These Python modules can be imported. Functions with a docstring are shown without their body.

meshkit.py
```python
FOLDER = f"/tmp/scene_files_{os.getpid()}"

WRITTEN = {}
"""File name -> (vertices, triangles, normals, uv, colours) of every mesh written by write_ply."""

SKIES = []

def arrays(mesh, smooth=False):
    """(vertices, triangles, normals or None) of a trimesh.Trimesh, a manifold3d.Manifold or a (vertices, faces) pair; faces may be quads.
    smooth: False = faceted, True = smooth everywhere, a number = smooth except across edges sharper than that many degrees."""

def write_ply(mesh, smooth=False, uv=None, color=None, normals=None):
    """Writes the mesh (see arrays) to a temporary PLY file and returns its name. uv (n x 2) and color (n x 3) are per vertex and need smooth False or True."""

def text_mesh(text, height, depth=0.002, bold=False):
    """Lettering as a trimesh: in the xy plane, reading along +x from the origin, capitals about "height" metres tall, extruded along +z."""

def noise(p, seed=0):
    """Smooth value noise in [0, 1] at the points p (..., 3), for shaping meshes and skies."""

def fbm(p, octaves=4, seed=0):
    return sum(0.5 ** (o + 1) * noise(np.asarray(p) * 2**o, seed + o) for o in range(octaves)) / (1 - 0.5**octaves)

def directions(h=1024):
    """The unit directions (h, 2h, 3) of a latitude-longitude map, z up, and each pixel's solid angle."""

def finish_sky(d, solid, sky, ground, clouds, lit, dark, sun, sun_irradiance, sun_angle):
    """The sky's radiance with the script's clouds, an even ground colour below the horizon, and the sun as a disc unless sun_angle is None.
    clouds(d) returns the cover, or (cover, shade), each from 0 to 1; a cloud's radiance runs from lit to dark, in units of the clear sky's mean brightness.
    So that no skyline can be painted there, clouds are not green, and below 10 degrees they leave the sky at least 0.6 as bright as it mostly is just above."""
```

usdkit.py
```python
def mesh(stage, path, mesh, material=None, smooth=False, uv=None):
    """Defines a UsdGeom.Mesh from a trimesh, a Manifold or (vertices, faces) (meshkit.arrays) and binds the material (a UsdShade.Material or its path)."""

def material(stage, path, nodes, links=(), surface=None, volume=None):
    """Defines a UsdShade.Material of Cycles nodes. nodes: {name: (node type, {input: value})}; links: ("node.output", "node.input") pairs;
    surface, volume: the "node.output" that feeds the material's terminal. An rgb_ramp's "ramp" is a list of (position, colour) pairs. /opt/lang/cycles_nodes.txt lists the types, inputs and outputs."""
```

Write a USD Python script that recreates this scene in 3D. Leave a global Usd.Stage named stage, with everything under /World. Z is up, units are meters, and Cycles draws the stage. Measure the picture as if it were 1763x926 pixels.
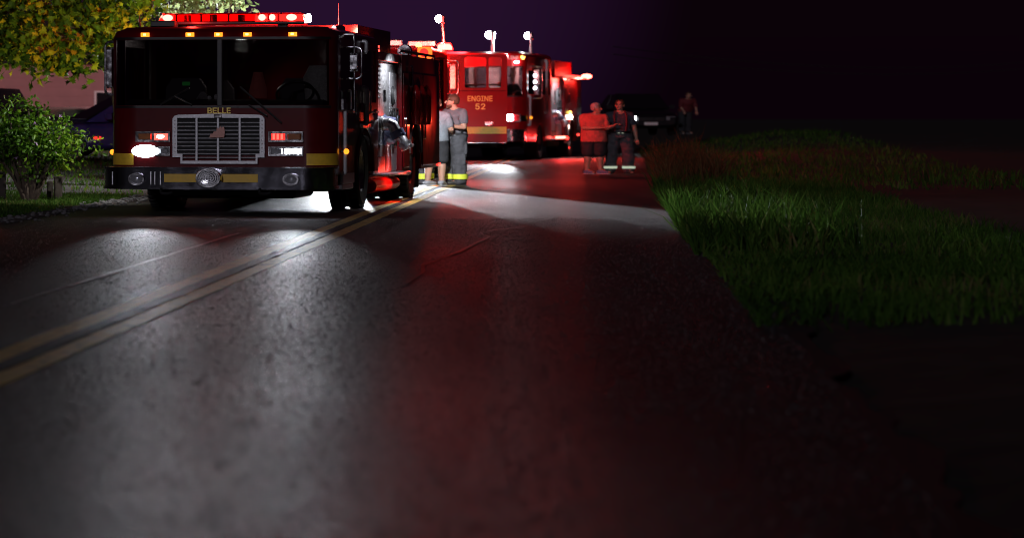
import math, random
import numpy as np, trimesh, usdkit, meshkit
import manifold3d as m3
from manifold3d import Manifold, CrossSection
from shapely.geometry import Polygon
from pxr import Usd, UsdGeom, UsdLux, UsdShade, Gf, Sdf, Vt

# A night road with three fire engines, people, a shrub and a maple. Lamp powers first, then camera and sky.
MOON, SKY = 0.085, 0.0035
HEADLIGHT, REDBAR, PANEL, REARFLOOD, TAILRED, ALLEY, SCENE1, CABIN1 = 135.0, 95.0, 36.0, 330.0, 420.0, 40.0, 540.0, 3.0
BEACON, FLOOD, HEAD3, SIDERED, HEAD2, CABIN3, SCENE2, PANEL3 = 130.0, 2500.0, 2900.0, 110.0, 8000.0, 80.0, 2000.0, 40.0
HAZE = 0.0
random.seed(7)
rng = np.random.default_rng(7)
stage = Usd.Stage.CreateInMemory()
UsdGeom.SetStageUpAxis(stage, 'Z')
UsdGeom.SetStageMetersPerUnit(stage, 1.0)
UsdGeom.Xform.Define(stage, '/World')
UsdGeom.Scope.Define(stage, '/World/Looks')
PI = math.pi

# ---------------------------------------------------------------- camera
# long lens about waist to chest high, looking along the road; the lens is shifted because the
# photograph sits off the middle of its frame
FRAME_W, FRAME_H, FOCAL_PX, U0, V0 = 1763.0, 926.0, 5000.0, 600.0, 205.0
cam = UsdGeom.Camera.Define(stage, '/World/camera')
cam.CreateHorizontalApertureAttr(36.0)
cam.CreateFocalLengthAttr(FOCAL_PX / FRAME_W * 36.0)
cam.CreateHorizontalApertureOffsetAttr((FRAME_W / 2 - U0) / FRAME_W * 36.0)
cam.CreateVerticalApertureOffsetAttr(-(FRAME_H / 2 - V0) / FRAME_W * 36.0)
cam.CreateClippingRangeAttr(Gf.Vec2f(0.1, 3000))
cam.CreateFStopAttr(2.8)
cam.CreateFocusDistanceAttr(30.6)
cam.CreateExposureAttr(0.0)
UsdGeom.Xformable(cam).AddTranslateOp().Set((0, 0, 1.0))
UsdGeom.Xformable(cam).AddRotateXOp().Set(90)

# ---------------------------------------------------------------- sky, moon
mk = lambda name, nodes, links=(), surface=None, volume=None: usdkit.material(stage, '/World/Looks/' + name, nodes, links, surface, volume)
mk('night_sky', {                                              # near black, with a wide violet glow low in the sky beyond the engines
    'sky': ('sky_texture', {'sky_type': 'single_scattering', 'sun_disc': False, 'sun_elevation': 0.02, 'sun_rotation': -2.6, 'altitude': 100.0}),
    'tint': ('mix', {'mix_type': 'mix', 'fac': 0.95, 'color2': (0.9, 0.2, 0.75)}),
    'tc': ('texture_coordinate', {}),
    'nrm': ('vector_math', {'math_type': 'normalize'}),
    'dot': ('vector_math', {'math_type': 'dot_product', 'vector2': (-0.006, 0.9985, 0.054)}),
    'glow': ('map_range', {'range_type': 'smoothstep', 'from_min': 0.992, 'from_max': 1.0, 'to_min': 0.0, 'to_max': 0.56, 'clamp': True}),
    'cl': ('noise_texture', {'scale': 7.0, 'detail': 3.0, 'roughness': 0.5}),
    'cm': ('map_range', {'from_min': 0.25, 'from_max': 0.75, 'to_min': 0.8, 'to_max': 1.2}),
    'gm': ('math', {'math_type': 'multiply'}),
    'mixg': ('mix', {'mix_type': 'mix', 'color2': (9.0, 2.6, 12.5)}),
    'bg': ('background_shader', {'strength': SKY})},
   [('sky.color', 'tint.color1'), ('tc.generated', 'nrm.vector1'), ('nrm.vector', 'dot.vector1'), ('dot.value', 'glow.value'), ('tc.generated', 'cl.vector'), ('cl.fac', 'cm.value'),
    ('glow.result', 'gm.value1'), ('cm.result', 'gm.value2'), ('gm.value', 'mixg.fac'), ('tint.color', 'mixg.color1'), ('mixg.color', 'bg.color')], surface='bg.background')
dome = UsdLux.DomeLight.Define(stage, '/World/sky')
UsdShade.MaterialBindingAPI.Apply(dome.GetPrim()).Bind(UsdShade.Material.Get(stage, '/World/Looks/night_sky'))
dome.GetPrim().SetCustomDataByKey('kind', 'structure')
moon = UsdLux.DistantLight.Define(stage, '/World/moon')
moon.CreateIntensityAttr(MOON)
moon.CreateAngleAttr(2.0)
moon.CreateNormalizeAttr(True)
moon.CreateColorAttr(Gf.Vec3f(0.9, 0.86, 1.0))
_z = Gf.Vec3d(-0.22, -1.0, 0.25).GetNormalized()          # towards the moon, low behind the camera
_x = Gf.Cross(Gf.Vec3d(0, 0, 1), _z).GetNormalized()
_y = Gf.Cross(_z, _x)
UsdGeom.Xformable(moon).AddTransformOp().Set(Gf.Matrix4d(*_x, 0, *_y, 0, *_z, 0, 0, 0, 0, 1))

# ---------------------------------------------------------------- writing prims
def set_data(prim, **kw):
    for k, v in kw.items():
        if v:
            prim.SetCustomDataByKey(k, v)

def free(path):
    if not stage.GetPrimAtPath(path):
        return path
    n = 1
    while stage.GetPrimAtPath(f'{path}_{n:03d}'):
        n += 1
    return f'{path}_{n:03d}'

def thing(name, label, category, loc=(0, 0, 0), rotz=0.0, group=None):
    x = UsdGeom.Xform.Define(stage, free('/World/' + name))
    x.AddTranslateOp().Set(tuple(map(float, loc)))
    x.AddRotateZOp().Set(math.degrees(rotz))
    set_data(x.GetPrim(), label=label, category=category, group=group)
    return str(x.GetPath())

def tones(p, mesh):
    """a leaf's or blade's own tone, 0 to 1, as a primvar"""
    t = getattr(mesh, 'metadata', {}).get('tone')
    if t is not None:
        UsdGeom.PrimvarsAPI(p).CreatePrimvar('tone', Sdf.ValueTypeNames.FloatArray, 'vertex').Set(Vt.FloatArray.FromNumpy(np.asarray(t, np.float32)))

def part(parent, name, mesh, mat, smooth=30, label=None, kind=None):
    if isinstance(mesh, list):
        mesh = join(mesh)
    p = usdkit.mesh(stage, free(parent + '/' + name), mesh, '/World/Looks/' + mat, smooth=smooth)
    tones(p, mesh)
    set_data(p.GetPrim(), label=label, kind=kind)
    return str(p.GetPath())

def solo(name, mesh, mat, label=None, category=None, group=None, kind=None, smooth=30):
    if isinstance(mesh, list):
        mesh = join(mesh)
    p = usdkit.mesh(stage, free('/World/' + name), mesh, '/World/Looks/' + mat, smooth=smooth)
    tones(p, mesh)
    set_data(p.GetPrim(), label=label, category=category, group=group, kind=kind)
    return str(p.GetPath())

# ---------------------------------------------------------------- shapes
def tm(m):
    if isinstance(m, Manifold):
        a = m.to_mesh()
        return trimesh.Trimesh(np.array(a.vert_properties[:, :3]), np.array(a.tri_verts), process=False)
    return m

def join(ms):
    ms = [tm(m) for m in ms]
    out = trimesh.util.concatenate(ms)
    if all('tone' in m.metadata for m in ms):
        out.metadata['tone'] = np.concatenate([m.metadata['tone'] for m in ms])
    return out

def mbox(x0, x1, y0, y1, z0, z1):
    return Manifold.cube((x1 - x0, y1 - y0, z1 - z0)).translate((x0, y0, z0))

def box(x0, x1, y0, y1, z0, z1, c=0.008):
    c = min(c, (x1 - x0) / 3, (y1 - y0) / 3, (z1 - z0) / 3)
    pts = []
    for sx in (0, 1):
        for sy in (0, 1):
            for sz in (0, 1):
                for k in range(3):
                    o = [c, c, c]
                    o[k] = 0
                    pts.append((x0 + o[0] if sx == 0 else x1 - o[0], y0 + o[1] if sy == 0 else y1 - o[1], z0 + o[2] if sz == 0 else z1 - o[2]))
    return tm(Manifold.hull_points(np.array(pts)))

def hull(pts):
    return tm(Manifold.hull_points(np.array(pts, float)))

def cyl(p, q, r, n=14, r2=None):
    p, q = np.array(p, float), np.array(q, float)
    d = q - p
    h = np.linalg.norm(d)
    m = tm(Manifold.cylinder(h, r, r if r2 is None else r2, n))
    m.apply_transform(trimesh.geometry.align_vectors([0, 0, 1], d / h))
    m.apply_translation(p)
    return m

def tube(pts, r, n=8):
    """a round bar along the points"""
    pts = np.array(pts, float)
    rs = np.broadcast_to(np.asarray(r, float), len(pts))
    t = np.gradient(pts, axis=0)
    t /= np.linalg.norm(t, axis=1, keepdims=True)
    ref = np.array([0.31, 0.77, 0.55])
    V = []
    for i in range(len(pts)):
        a = np.cross(t[i], ref); a /= np.linalg.norm(a)
        b = np.cross(t[i], a)
        for k in range(n):
            w = 2 * PI * k / n
            V.append(pts[i] + rs[i] * (math.cos(w) * a + math.sin(w) * b))
    F = []
    for i in range(len(pts) - 1):
        for k in range(n):
            a0, a1 = i * n + k, i * n + (k + 1) % n
            F += [[a0, a1, a1 + n], [a0, a1 + n, a0 + n]]
    e = (len(pts) - 1) * n
    for k in range(1, n - 1):
        F += [[0, k + 1, k], [e, e + k, e + k + 1]]
    m = trimesh.Trimesh(V, F, process=False)
    if m.volume < 0:
        m.invert()
    return m

def bend(pts, r=0.04, n=5):
    """rounds the corners of a path"""
    pts = [np.array(p, float) for p in pts]
    out = [pts[0]]
    for a, b, c in zip(pts, pts[1:], pts[2:]):
        u, w = a - b, c - b
        q = min(r, np.linalg.norm(u) / 2.1, np.linalg.norm(w) / 2.1)
        p0, p1 = b + u / np.linalg.norm(u) * q, b + w / np.linalg.norm(w) * q
        for t in np.linspace(0, 1, n):
            out.append((1 - t) ** 2 * p0 + 2 * t * (1 - t) * b + t * t * p1)
    out.append(pts[-1])
    return out

def lathe(profile, axis='x', n=28):
    """profile: (radius, along) pairs turned about the axis"""
    m = trimesh.creation.revolve(np.array(profile, float), sections=n)
    if axis == 'x':
        m.apply_transform(trimesh.transformations.rotation_matrix(PI / 2, [0, 1, 0]))
    elif axis == 'y':
        m.apply_transform(trimesh.transformations.rotation_matrix(-PI / 2, [1, 0, 0]))
    if m.volume < 0:
        m.invert()
    return m

def ring(R, r, axis='y', n=28, k=10, sz=1.0):
    m = trimesh.creation.torus(R, r, n, k)
    if axis == 'y':
        m.apply_transform(trimesh.transformations.rotation_matrix(PI / 2, [1, 0, 0]))
    if axis == 'x':
        m.apply_transform(trimesh.transformations.rotation_matrix(PI / 2, [0, 1, 0]))
    m.vertices[:, 2] *= sz
    return m

def prism(poly, y0, y1):
    """an outline in x, z pushed from y0 to y1"""
    cs = CrossSection([np.array(poly, float)], m3.FillRule.NonZero)
    m = tm(Manifold.extrude(cs, y1 - y0))
    v = m.vertices.copy()
    m.vertices = np.stack([v[:, 0], y1 - v[:, 2], v[:, 1]], 1)
    return m

def moved(m, d, rz=0.0, s=None):
    m = m.copy()
    if s is not None:
        m.vertices = m.vertices * np.asarray(s)
    if rz:
        m.apply_transform(trimesh.transformations.rotation_matrix(rz, [0, 0, 1]))
    m.apply_translation(d)
    return m

def letters(text, height, width, x, y, z, depth=0.004, bold=True):
    """upright lettering that faces -y, its middle at x, its feet at z"""
    m = meshkit.text_mesh(text, height, depth, bold)
    b = m.bounds
    v = m.vertices.copy()
    v[:, 0] = (v[:, 0] - (b[0, 0] + b[1, 0]) / 2) * width / (b[1, 0] - b[0, 0])
    m.vertices = np.stack([v[:, 0] + x, y - v[:, 2], v[:, 1] + z], 1)
    return m

K = 0.748      # heights in the photograph against widths

# ---------------------------------------------------------------- lights
def spot(path, pos, aim, color, power, half_angle=None, radius=0.03, soft=0.5):
    """a lamp's light: a small sphere, or a cone of light when half_angle is given"""
    l = UsdLux.SphereLight.Define(stage, free(path))
    l.CreateRadiusAttr(radius)
    l.CreateIntensityAttr(float(power))
    l.CreateNormalizeAttr(True)
    l.CreateColorAttr(Gf.Vec3f(*color))
    if half_angle:
        sh = UsdLux.ShapingAPI.Apply(l.GetPrim())
        sh.CreateShapingConeAngleAttr(float(half_angle))
        sh.CreateShapingConeSoftnessAttr(float(soft))
    pos = np.array(pos, float)
    z = pos - np.array(aim, float)
    z /= np.linalg.norm(z)
    x = np.cross([0, 0, 1] if abs(z[2]) < 0.99 else [0, 1, 0], z); x /= np.linalg.norm(x)
    y = np.cross(z, x)
    M = Gf.Matrix4d(*x, 0, *y, 0, *z, 0, *pos, 1)
    UsdGeom.Xformable(l).AddTransformOp().Set(M)
    return l
# ---------------------------------------------------------------- materials
def plain(name, color, rough=0.5, metal=0.0, coat=0.0, spec=0.5, bump=None, vary=0.0, scale=8.0, coat_rough=0.06, extra=None):
    n = {'p': ('principled_bsdf', {'base_color': color, 'roughness': rough, 'metallic': metal, 'coat_weight': coat, 'coat_roughness': coat_rough, 'specular_ior_level': spec, **(extra or {})})}
    l = []
    if vary or bump:
        n['tc'] = ('texture_coordinate', {})
        n['n'] = ('noise_texture', {'scale': scale, 'detail': 5.0, 'roughness': 0.6})
        l.append(('tc.object', 'n.vector'))
    if vary:
        c = np.array(color)
        n['r'] = ('rgb_ramp', {'ramp': [(0.3, tuple(c * (1 - vary))), (0.7, tuple(np.minimum(c * (1 + vary), 1)))]})
        l += [('n.fac', 'r.fac'), ('r.color', 'p.base_color')]
        n['m'] = ('map_range', {'from_min': 0.3, 'from_max': 0.75, 'to_min': max(rough - 0.12, 0.03), 'to_max': min(rough + 0.12, 1)})
        l += [('n.fac', 'm.value'), ('m.result', 'p.roughness')]
    if bump:
        n['b'] = ('bump', {'strength': bump, 'distance': 0.01})
        l += [('n.fac', 'b.height'), ('b.normal', 'p.normal')]
    mk(name, n, l, surface='p.BSDF')

def glow(name, color, strength):
    mk(name, {'e': ('emission', {'color': color, 'strength': strength})}, surface='e.emission')

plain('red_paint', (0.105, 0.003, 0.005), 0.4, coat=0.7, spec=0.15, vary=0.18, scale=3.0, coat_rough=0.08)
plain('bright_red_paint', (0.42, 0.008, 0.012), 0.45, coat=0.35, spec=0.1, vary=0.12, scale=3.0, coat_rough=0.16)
plain('black_trim', (0.012, 0.012, 0.013), 0.4, vary=0.2)
plain('brushed_steel', (0.6, 0.6, 0.62), 0.5, metal=0.55, vary=0.12, scale=30.0)
plain('chrome', (0.72, 0.72, 0.74), 0.2, metal=1.0, vary=0.08, scale=14.0)
plain('satin_steel', (0.5, 0.5, 0.52), 0.38, metal=1.0, vary=0.15, scale=20.0)
plain('bumper_steel', (0.2, 0.2, 0.23), 0.16, metal=1.0, vary=0.2, scale=4.0)
plain('yellow_stripe', (0.9, 0.56, 0.05), 0.45, coat=0.3, vary=0.1, scale=16.0)
plain('orange_stripe', (0.6, 0.09, 0.02), 0.45, coat=0.3, vary=0.1, scale=16.0)
plain('gold_leaf', (0.85, 0.62, 0.14), 0.4, metal=0.3)
plain('rubber', (0.014, 0.013, 0.014), 0.75, vary=0.35, scale=12.0, bump=0.3)
plain('rim_steel', (0.35, 0.35, 0.37), 0.35, metal=1.0, vary=0.2)
plain('underside', (0.02, 0.019, 0.019), 0.8, vary=0.4, scale=5.0)
plain('interior', (0.03, 0.028, 0.03), 0.75, vary=0.3)
plain('seat_cloth', (0.05, 0.048, 0.055), 0.9, vary=0.3, scale=30.0)
plain('paper', (0.6, 0.58, 0.55), 0.8)
plain('emblem_metal', (0.25, 0.14, 0.12), 0.35, metal=1.0)
plain('hose_blue', (0.09, 0.10, 0.19), 0.4, coat=0.3, vary=0.2)
plain('hose_cloth', (0.42, 0.4, 0.36), 0.85, vary=0.25, scale=40.0)
plain('mirror', (0.7, 0.72, 0.74), 0.04, metal=1.0)
plain('clear_lens', (0.55, 0.57, 0.6), 0.1, coat=1.0, metal=0.6)
plain('amber_lens', (0.35, 0.10, 0.012), 0.25, coat=1.0)
plain('red_lens', (0.42, 0.008, 0.01), 0.2, coat=1.0)
mk('tread_plate', {
    'tc': ('texture_coordinate', {}),
    'mp': ('mapping', {'rotation': (0.785, 0, 0), 'scale': (1, 1, 1)}),
    'ck': ('checker_texture', {'scale': 34.0, 'color1': (1, 1, 1), 'color2': (0, 0, 0)}),
    'b': ('bump', {'strength': 0.8, 'distance': 0.006}),
    'p': ('principled_bsdf', {'base_color': (0.42, 0.42, 0.45), 'metallic': 0.9, 'roughness': 0.36})},
   [('tc.object', 'mp.vector'), ('mp.vector', 'ck.vector'), ('ck.fac', 'b.height'), ('b.normal', 'p.normal')], surface='p.BSDF')
def pane(name, tint, ior=1.5, rough=0.02):
    mk(name, {'f': ('fresnel', {'IOR': ior}), 't': ('transparent_bsdf', {'color': tint}), 'g': ('glossy_bsdf', {'color': (0.9, 0.9, 0.9), 'roughness': rough}), 'm': ('mix_closure', {})},
       [('f.fac', 'm.fac'), ('t.BSDF', 'm.closure1'), ('g.BSDF', 'm.closure2')], surface='m.closure')
pane('windscreen_glass', (0.62, 0.62, 0.63))
pane('window_glass', (0.8, 0.8, 0.8))
pane('red_cover', (0.85, 0.03, 0.03))
pane('clear_cover', (0.9, 0.9, 0.9))
glow('headlight_glow', (0.86, 0.93, 1.0), 60.0)
glow('dome_glow', (0.85, 0.93, 1.0), 4.0)
glow('headlight_dim', (0.8, 0.9, 1.0), 14.0)
glow('flood_glow', (0.9, 0.95, 1.0), 60.0)
glow('red_glow', (1.0, 0.035, 0.025), 7.0)
glow('red_hot', (1.0, 0.10, 0.07), 14.0)
glow('orange_glow', (1.0, 0.14, 0.02), 2.5)
glow('red_core', (1.0, 0.55, 0.42), 70.0)
glow('red_dim', (1.0, 0.025, 0.02), 2.0)
glow('amber_glow', (1.0, 0.30, 0.02), 2.0)
glow('amber_core', (1.0, 0.6, 0.1), 6.0)
glow('green_glow', (0.05, 0.5, 0.1), 0.08)
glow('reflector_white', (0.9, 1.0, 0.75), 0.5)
plain('road_line', (0.62, 0.40, 0.06), 0.6)
# people
plain('skin', (0.48, 0.26, 0.18), 0.5, extra={'subsurface_weight': 0.1, 'subsurface_scale': 0.01})
plain('brown_hair', (0.09, 0.045, 0.025), 0.7, bump=0.6, vary=0.4, scale=60.0)
plain('grey_hair', (0.45, 0.42, 0.4), 0.7, bump=0.6, vary=0.3, scale=60.0)
plain('grey_shirt', (0.22, 0.24, 0.27), 0.9, vary=0.2, scale=25.0, bump=0.4)
plain('charcoal_shirt', (0.12, 0.12, 0.135), 0.9, vary=0.2, scale=25.0, bump=0.4)
plain('navy_shirt', (0.05, 0.055, 0.075), 0.9, vary=0.2, scale=25.0, bump=0.4)
plain('coral_shirt', (0.62, 0.13, 0.10), 0.9, vary=0.15, scale=25.0, bump=0.4)
plain('red_jacket', (0.13, 0.015, 0.02), 0.8, vary=0.15, scale=25.0, bump=0.4)
plain('black_shorts', (0.03, 0.03, 0.034), 0.9, vary=0.2, scale=25.0, bump=0.4)
plain('bunker_cloth', (0.075, 0.075, 0.085), 0.9, vary=0.3, scale=14.0, bump=0.7)
plain('lime_band', (0.75, 0.85, 0.06), 0.5)
plain('silver_band', (0.75, 0.75, 0.72), 0.4)
plain('boot_rubber', (0.025, 0.024, 0.024), 0.5, vary=0.3)
plain('trainer', (0.35, 0.36, 0.40), 0.7, vary=0.2, scale=25.0)
plain('blue_trainer', (0.16, 0.2, 0.34), 0.7, vary=0.2, scale=25.0)
plain('sole', (0.6, 0.6, 0.6), 0.7)
plain('eye_dark', (0.02, 0.015, 0.012), 0.2)
plain('lips', (0.35, 0.13, 0.11), 0.5)
plain('print_yellow', (0.75, 0.62, 0.14), 0.8)
plain('print_white', (0.78, 0.78, 0.76), 0.8)
# vehicles behind
plain('dark_blue_paint', (0.05, 0.035, 0.16), 0.3, coat=1.0, vary=0.1, scale=2.0)
plain('black_paint', (0.012, 0.012, 0.014), 0.3, coat=1.0)
plain('dark_glass', (0.015, 0.015, 0.018), 0.06, coat=1.0)
# ground, plants, building
mk('asphalt', {
    'g': ('geometry', {}),
    'fine': ('noise_texture', {'scale': 160.0, 'detail': 4.0, 'roughness': 0.75}),
    'stone': ('voronoi_texture', {'scale': 120.0, 'feature': 'f1'}),
    'big': ('noise_texture', {'scale': 0.55, 'detail': 5.0, 'roughness': 0.62}),
    'wet': ('noise_texture', {'scale': 0.33, 'detail': 3.0, 'roughness': 0.5}),
    'stretch': ('mapping', {'scale': (0.9, 0.16, 1.0), 'rotation': (0, 0, 0.09)}),
    'col': ('rgb_ramp', {'ramp': [(0.25, (0.022, 0.021, 0.022)), (0.55, (0.042, 0.041, 0.041)), (0.8, (0.085, 0.083, 0.08))]}),
    'along': ('mapping', {'scale': (1.6, 0.07, 1.0), 'rotation': (0, 0, 0.0886)}),
    'track': ('noise_texture', {'scale': 1.0, 'detail': 4.0, 'roughness': 0.6}),
    'tmap': ('rgb_ramp', {'ramp': [(0.35, (0.55, 0.55, 0.55)), (0.6, (1.15, 1.15, 1.15))]}),
    'mul2': ('mix', {'mix_type': 'multiply', 'fac': 1.0}),
    'tone': ('rgb_ramp', {'ramp': [(0.3, (0.62, 0.62, 0.62)), (0.72, (1.25, 1.22, 1.2))]}),
    'mul': ('mix', {'mix_type': 'multiply', 'fac': 1.0}),
    'rough': ('map_range', {'from_min': 0.35, 'from_max': 0.65, 'to_min': 0.42, 'to_max': 0.7, 'clamp': True}),
    'hsum': ('math', {'math_type': 'multiply_add', 'value2': 0.7}),
    'b': ('bump', {'strength': 0.9, 'distance': 0.011}),
    'p': ('principled_bsdf', {'specular_ior_level': 0.6})},
   [('g.position', 'fine.vector'), ('g.position', 'stone.vector'), ('g.position', 'big.vector'), ('g.position', 'stretch.vector'), ('stretch.vector', 'wet.vector'),
    ('fine.fac', 'col.fac'), ('big.fac', 'tone.fac'), ('col.color', 'mul.color1'), ('tone.color', 'mul.color2'), ('g.position', 'along.vector'), ('along.vector', 'track.vector'), ('track.fac', 'tmap.fac'), ('mul.color', 'mul2.color1'), ('tmap.color', 'mul2.color2'), ('mul2.color', 'p.base_color'),
    ('wet.fac', 'rough.value'), ('rough.result', 'p.roughness'), ('stone.distance', 'hsum.value1'), ('fine.fac', 'hsum.value3'), ('hsum.value', 'b.height'), ('b.normal', 'p.normal')], surface='p.BSDF')
def worn_paint(name, color, keep, scale=9.0):
    """road paint rubbed through to the asphalt"""
    mk(name, {
        'g': ('geometry', {}), 'n': ('noise_texture', {'scale': scale, 'detail': 6.0, 'roughness': 0.72}),
        'f': ('noise_texture', {'scale': 95.0, 'detail': 4.0, 'roughness': 0.75}),
        's': ('math', {'math_type': 'multiply_add', 'value2': 0.5}),
        'r': ('rgb_ramp', {'ramp': [(keep, color), (keep + 0.1, (0.04, 0.039, 0.038))]}),
        'b': ('bump', {'strength': 0.5, 'distance': 0.006}),
        'p': ('principled_bsdf', {'roughness': 0.55, 'specular_ior_level': 0.4})},
       [('g.position', 'n.vector'), ('g.position', 'f.vector'), ('f.fac', 's.value1'), ('n.fac', 's.value3'), ('s.value', 'r.fac'), ('r.color', 'p.base_color'), ('f.fac', 'b.height'), ('b.normal', 'p.normal')], surface='p.BSDF')
worn_paint('worn_yellow', (0.78, 0.56, 0.16), 0.80)
worn_paint('worn_white', (0.5, 0.5, 0.48), 0.70, 14.0)
worn_paint('crack_tar', (0.008, 0.008, 0.008), 0.82)
plain('grit', (0.15, 0.147, 0.143), 0.22, vary=0.9, scale=60.0)
plain('soil', (0.035, 0.028, 0.02), 0.95, vary=0.5, scale=3.0, bump=0.8)
plain('gravel', (0.06, 0.055, 0.056), 0.9, vary=0.6, scale=40.0, bump=0.9)
plain('stone_grey', (0.15, 0.145, 0.15), 0.85, vary=0.3, scale=30.0)
def leaf(name, stops, trans=0.35, rough=0.45, spec=0.3):
    mk(name, {'g': ('attribute', {'attribute': 'tone'}), 'r': ('rgb_ramp', {'ramp': stops, 'interpolate': True}),
              'p': ('principled_bsdf', {'roughness': rough, 'specular_ior_level': spec}), 't': ('translucent_bsdf', {}), 'm': ('mix_closure', {'fac': trans})},
       [('g.fac', 'r.fac'), ('r.color', 'p.base_color'), ('r.color', 't.color'), ('p.BSDF', 'm.closure1'), ('t.BSDF', 'm.closure2')], surface='m.closure')
leaf('maple_leaf', [(0, (0.01, 0.025, 0.003)), (0.25, (0.04, 0.09, 0.005)), (0.5, (0.13, 0.20, 0.008)), (0.68, (0.38, 0.34, 0.01)), (0.82, (0.58, 0.36, 0.01)), (0.92, (0.45, 0.12, 0.012)), (1, (0.12, 0.03, 0.01))], rough=0.6, spec=0.12)
leaf('bush_leaf', [(0, (0.02, 0.06, 0.006)), (0.5, (0.08, 0.20, 0.01)), (1, (0.26, 0.40, 0.02))])
leaf('grass_blade', [(0, (0.02, 0.05, 0.01)), (0.45, (0.05, 0.12, 0.015)), (0.8, (0.10, 0.19, 0.03)), (1, (0.17, 0.15, 0.06))], 0.3, 0.65, 0.08)
leaf('dry_weed', [(0, (0.06, 0.04, 0.018)), (0.6, (0.15, 0.09, 0.04)), (1, (0.06, 0.07, 0.02))], 0.3, 0.7, 0.1)
leaf('pale_leaf', [(0, (0.12, 0.18, 0.06)), (0.5, (0.28, 0.36, 0.14)), (1, (0.45, 0.5, 0.28))], 0.45)
leaf('petal', [(0, (0.5, 0.28, 0.6)), (1, (0.72, 0.5, 0.75))], 0.4)
plain('bark', (0.085, 0.06, 0.045), 0.9, vary=0.4, scale=16.0, bump=0.9)
plain('pale_bark', (0.35, 0.32, 0.27), 0.8, vary=0.3, scale=18.0, bump=0.6)
plain('old_wood', (0.06, 0.048, 0.04), 0.9, vary=0.4, scale=12.0, bump=0.8)
plain('render_wall', (0.42, 0.25, 0.24), 0.85, vary=0.1, scale=2.0)
plain('roof_dark', (0.05, 0.045, 0.045), 0.8)
# ---------------------------------------------------------------- fire engines
# own frame: front of the cab at y = 0, rear towards +y, +x to the driver's side, wheels on z = 0
def plan(W, y0, y1, rf=0.33, rr=0.05, inset=0.0):
    p = []
    for cx, cy, r, a0 in ((W - rf, y0 + rf, rf, -PI / 2), (W - rr, y1 - rr, rr, 0), (-W + rr, y1 - rr, rr, PI / 2), (-W + rf, y0 + rf, rf, PI)):
        for a in np.linspace(a0, a0 + PI / 2, 10 if r > 0.1 else 4):
            p.append((cx + (r - inset) * math.cos(a), cy + (r - inset) * math.sin(a)))
    return np.array(p)

def slab(poly, z0, z1):
    return Manifold.extrude(CrossSection([poly], m3.FillRule.NonZero), z1 - z0).translate((0, 0, z0))

def ywheel(x, y, r, w):
    return Manifold.cylinder(w, r, r, 40).rotate((0, 90, 0)).translate((x, y, r))

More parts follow.
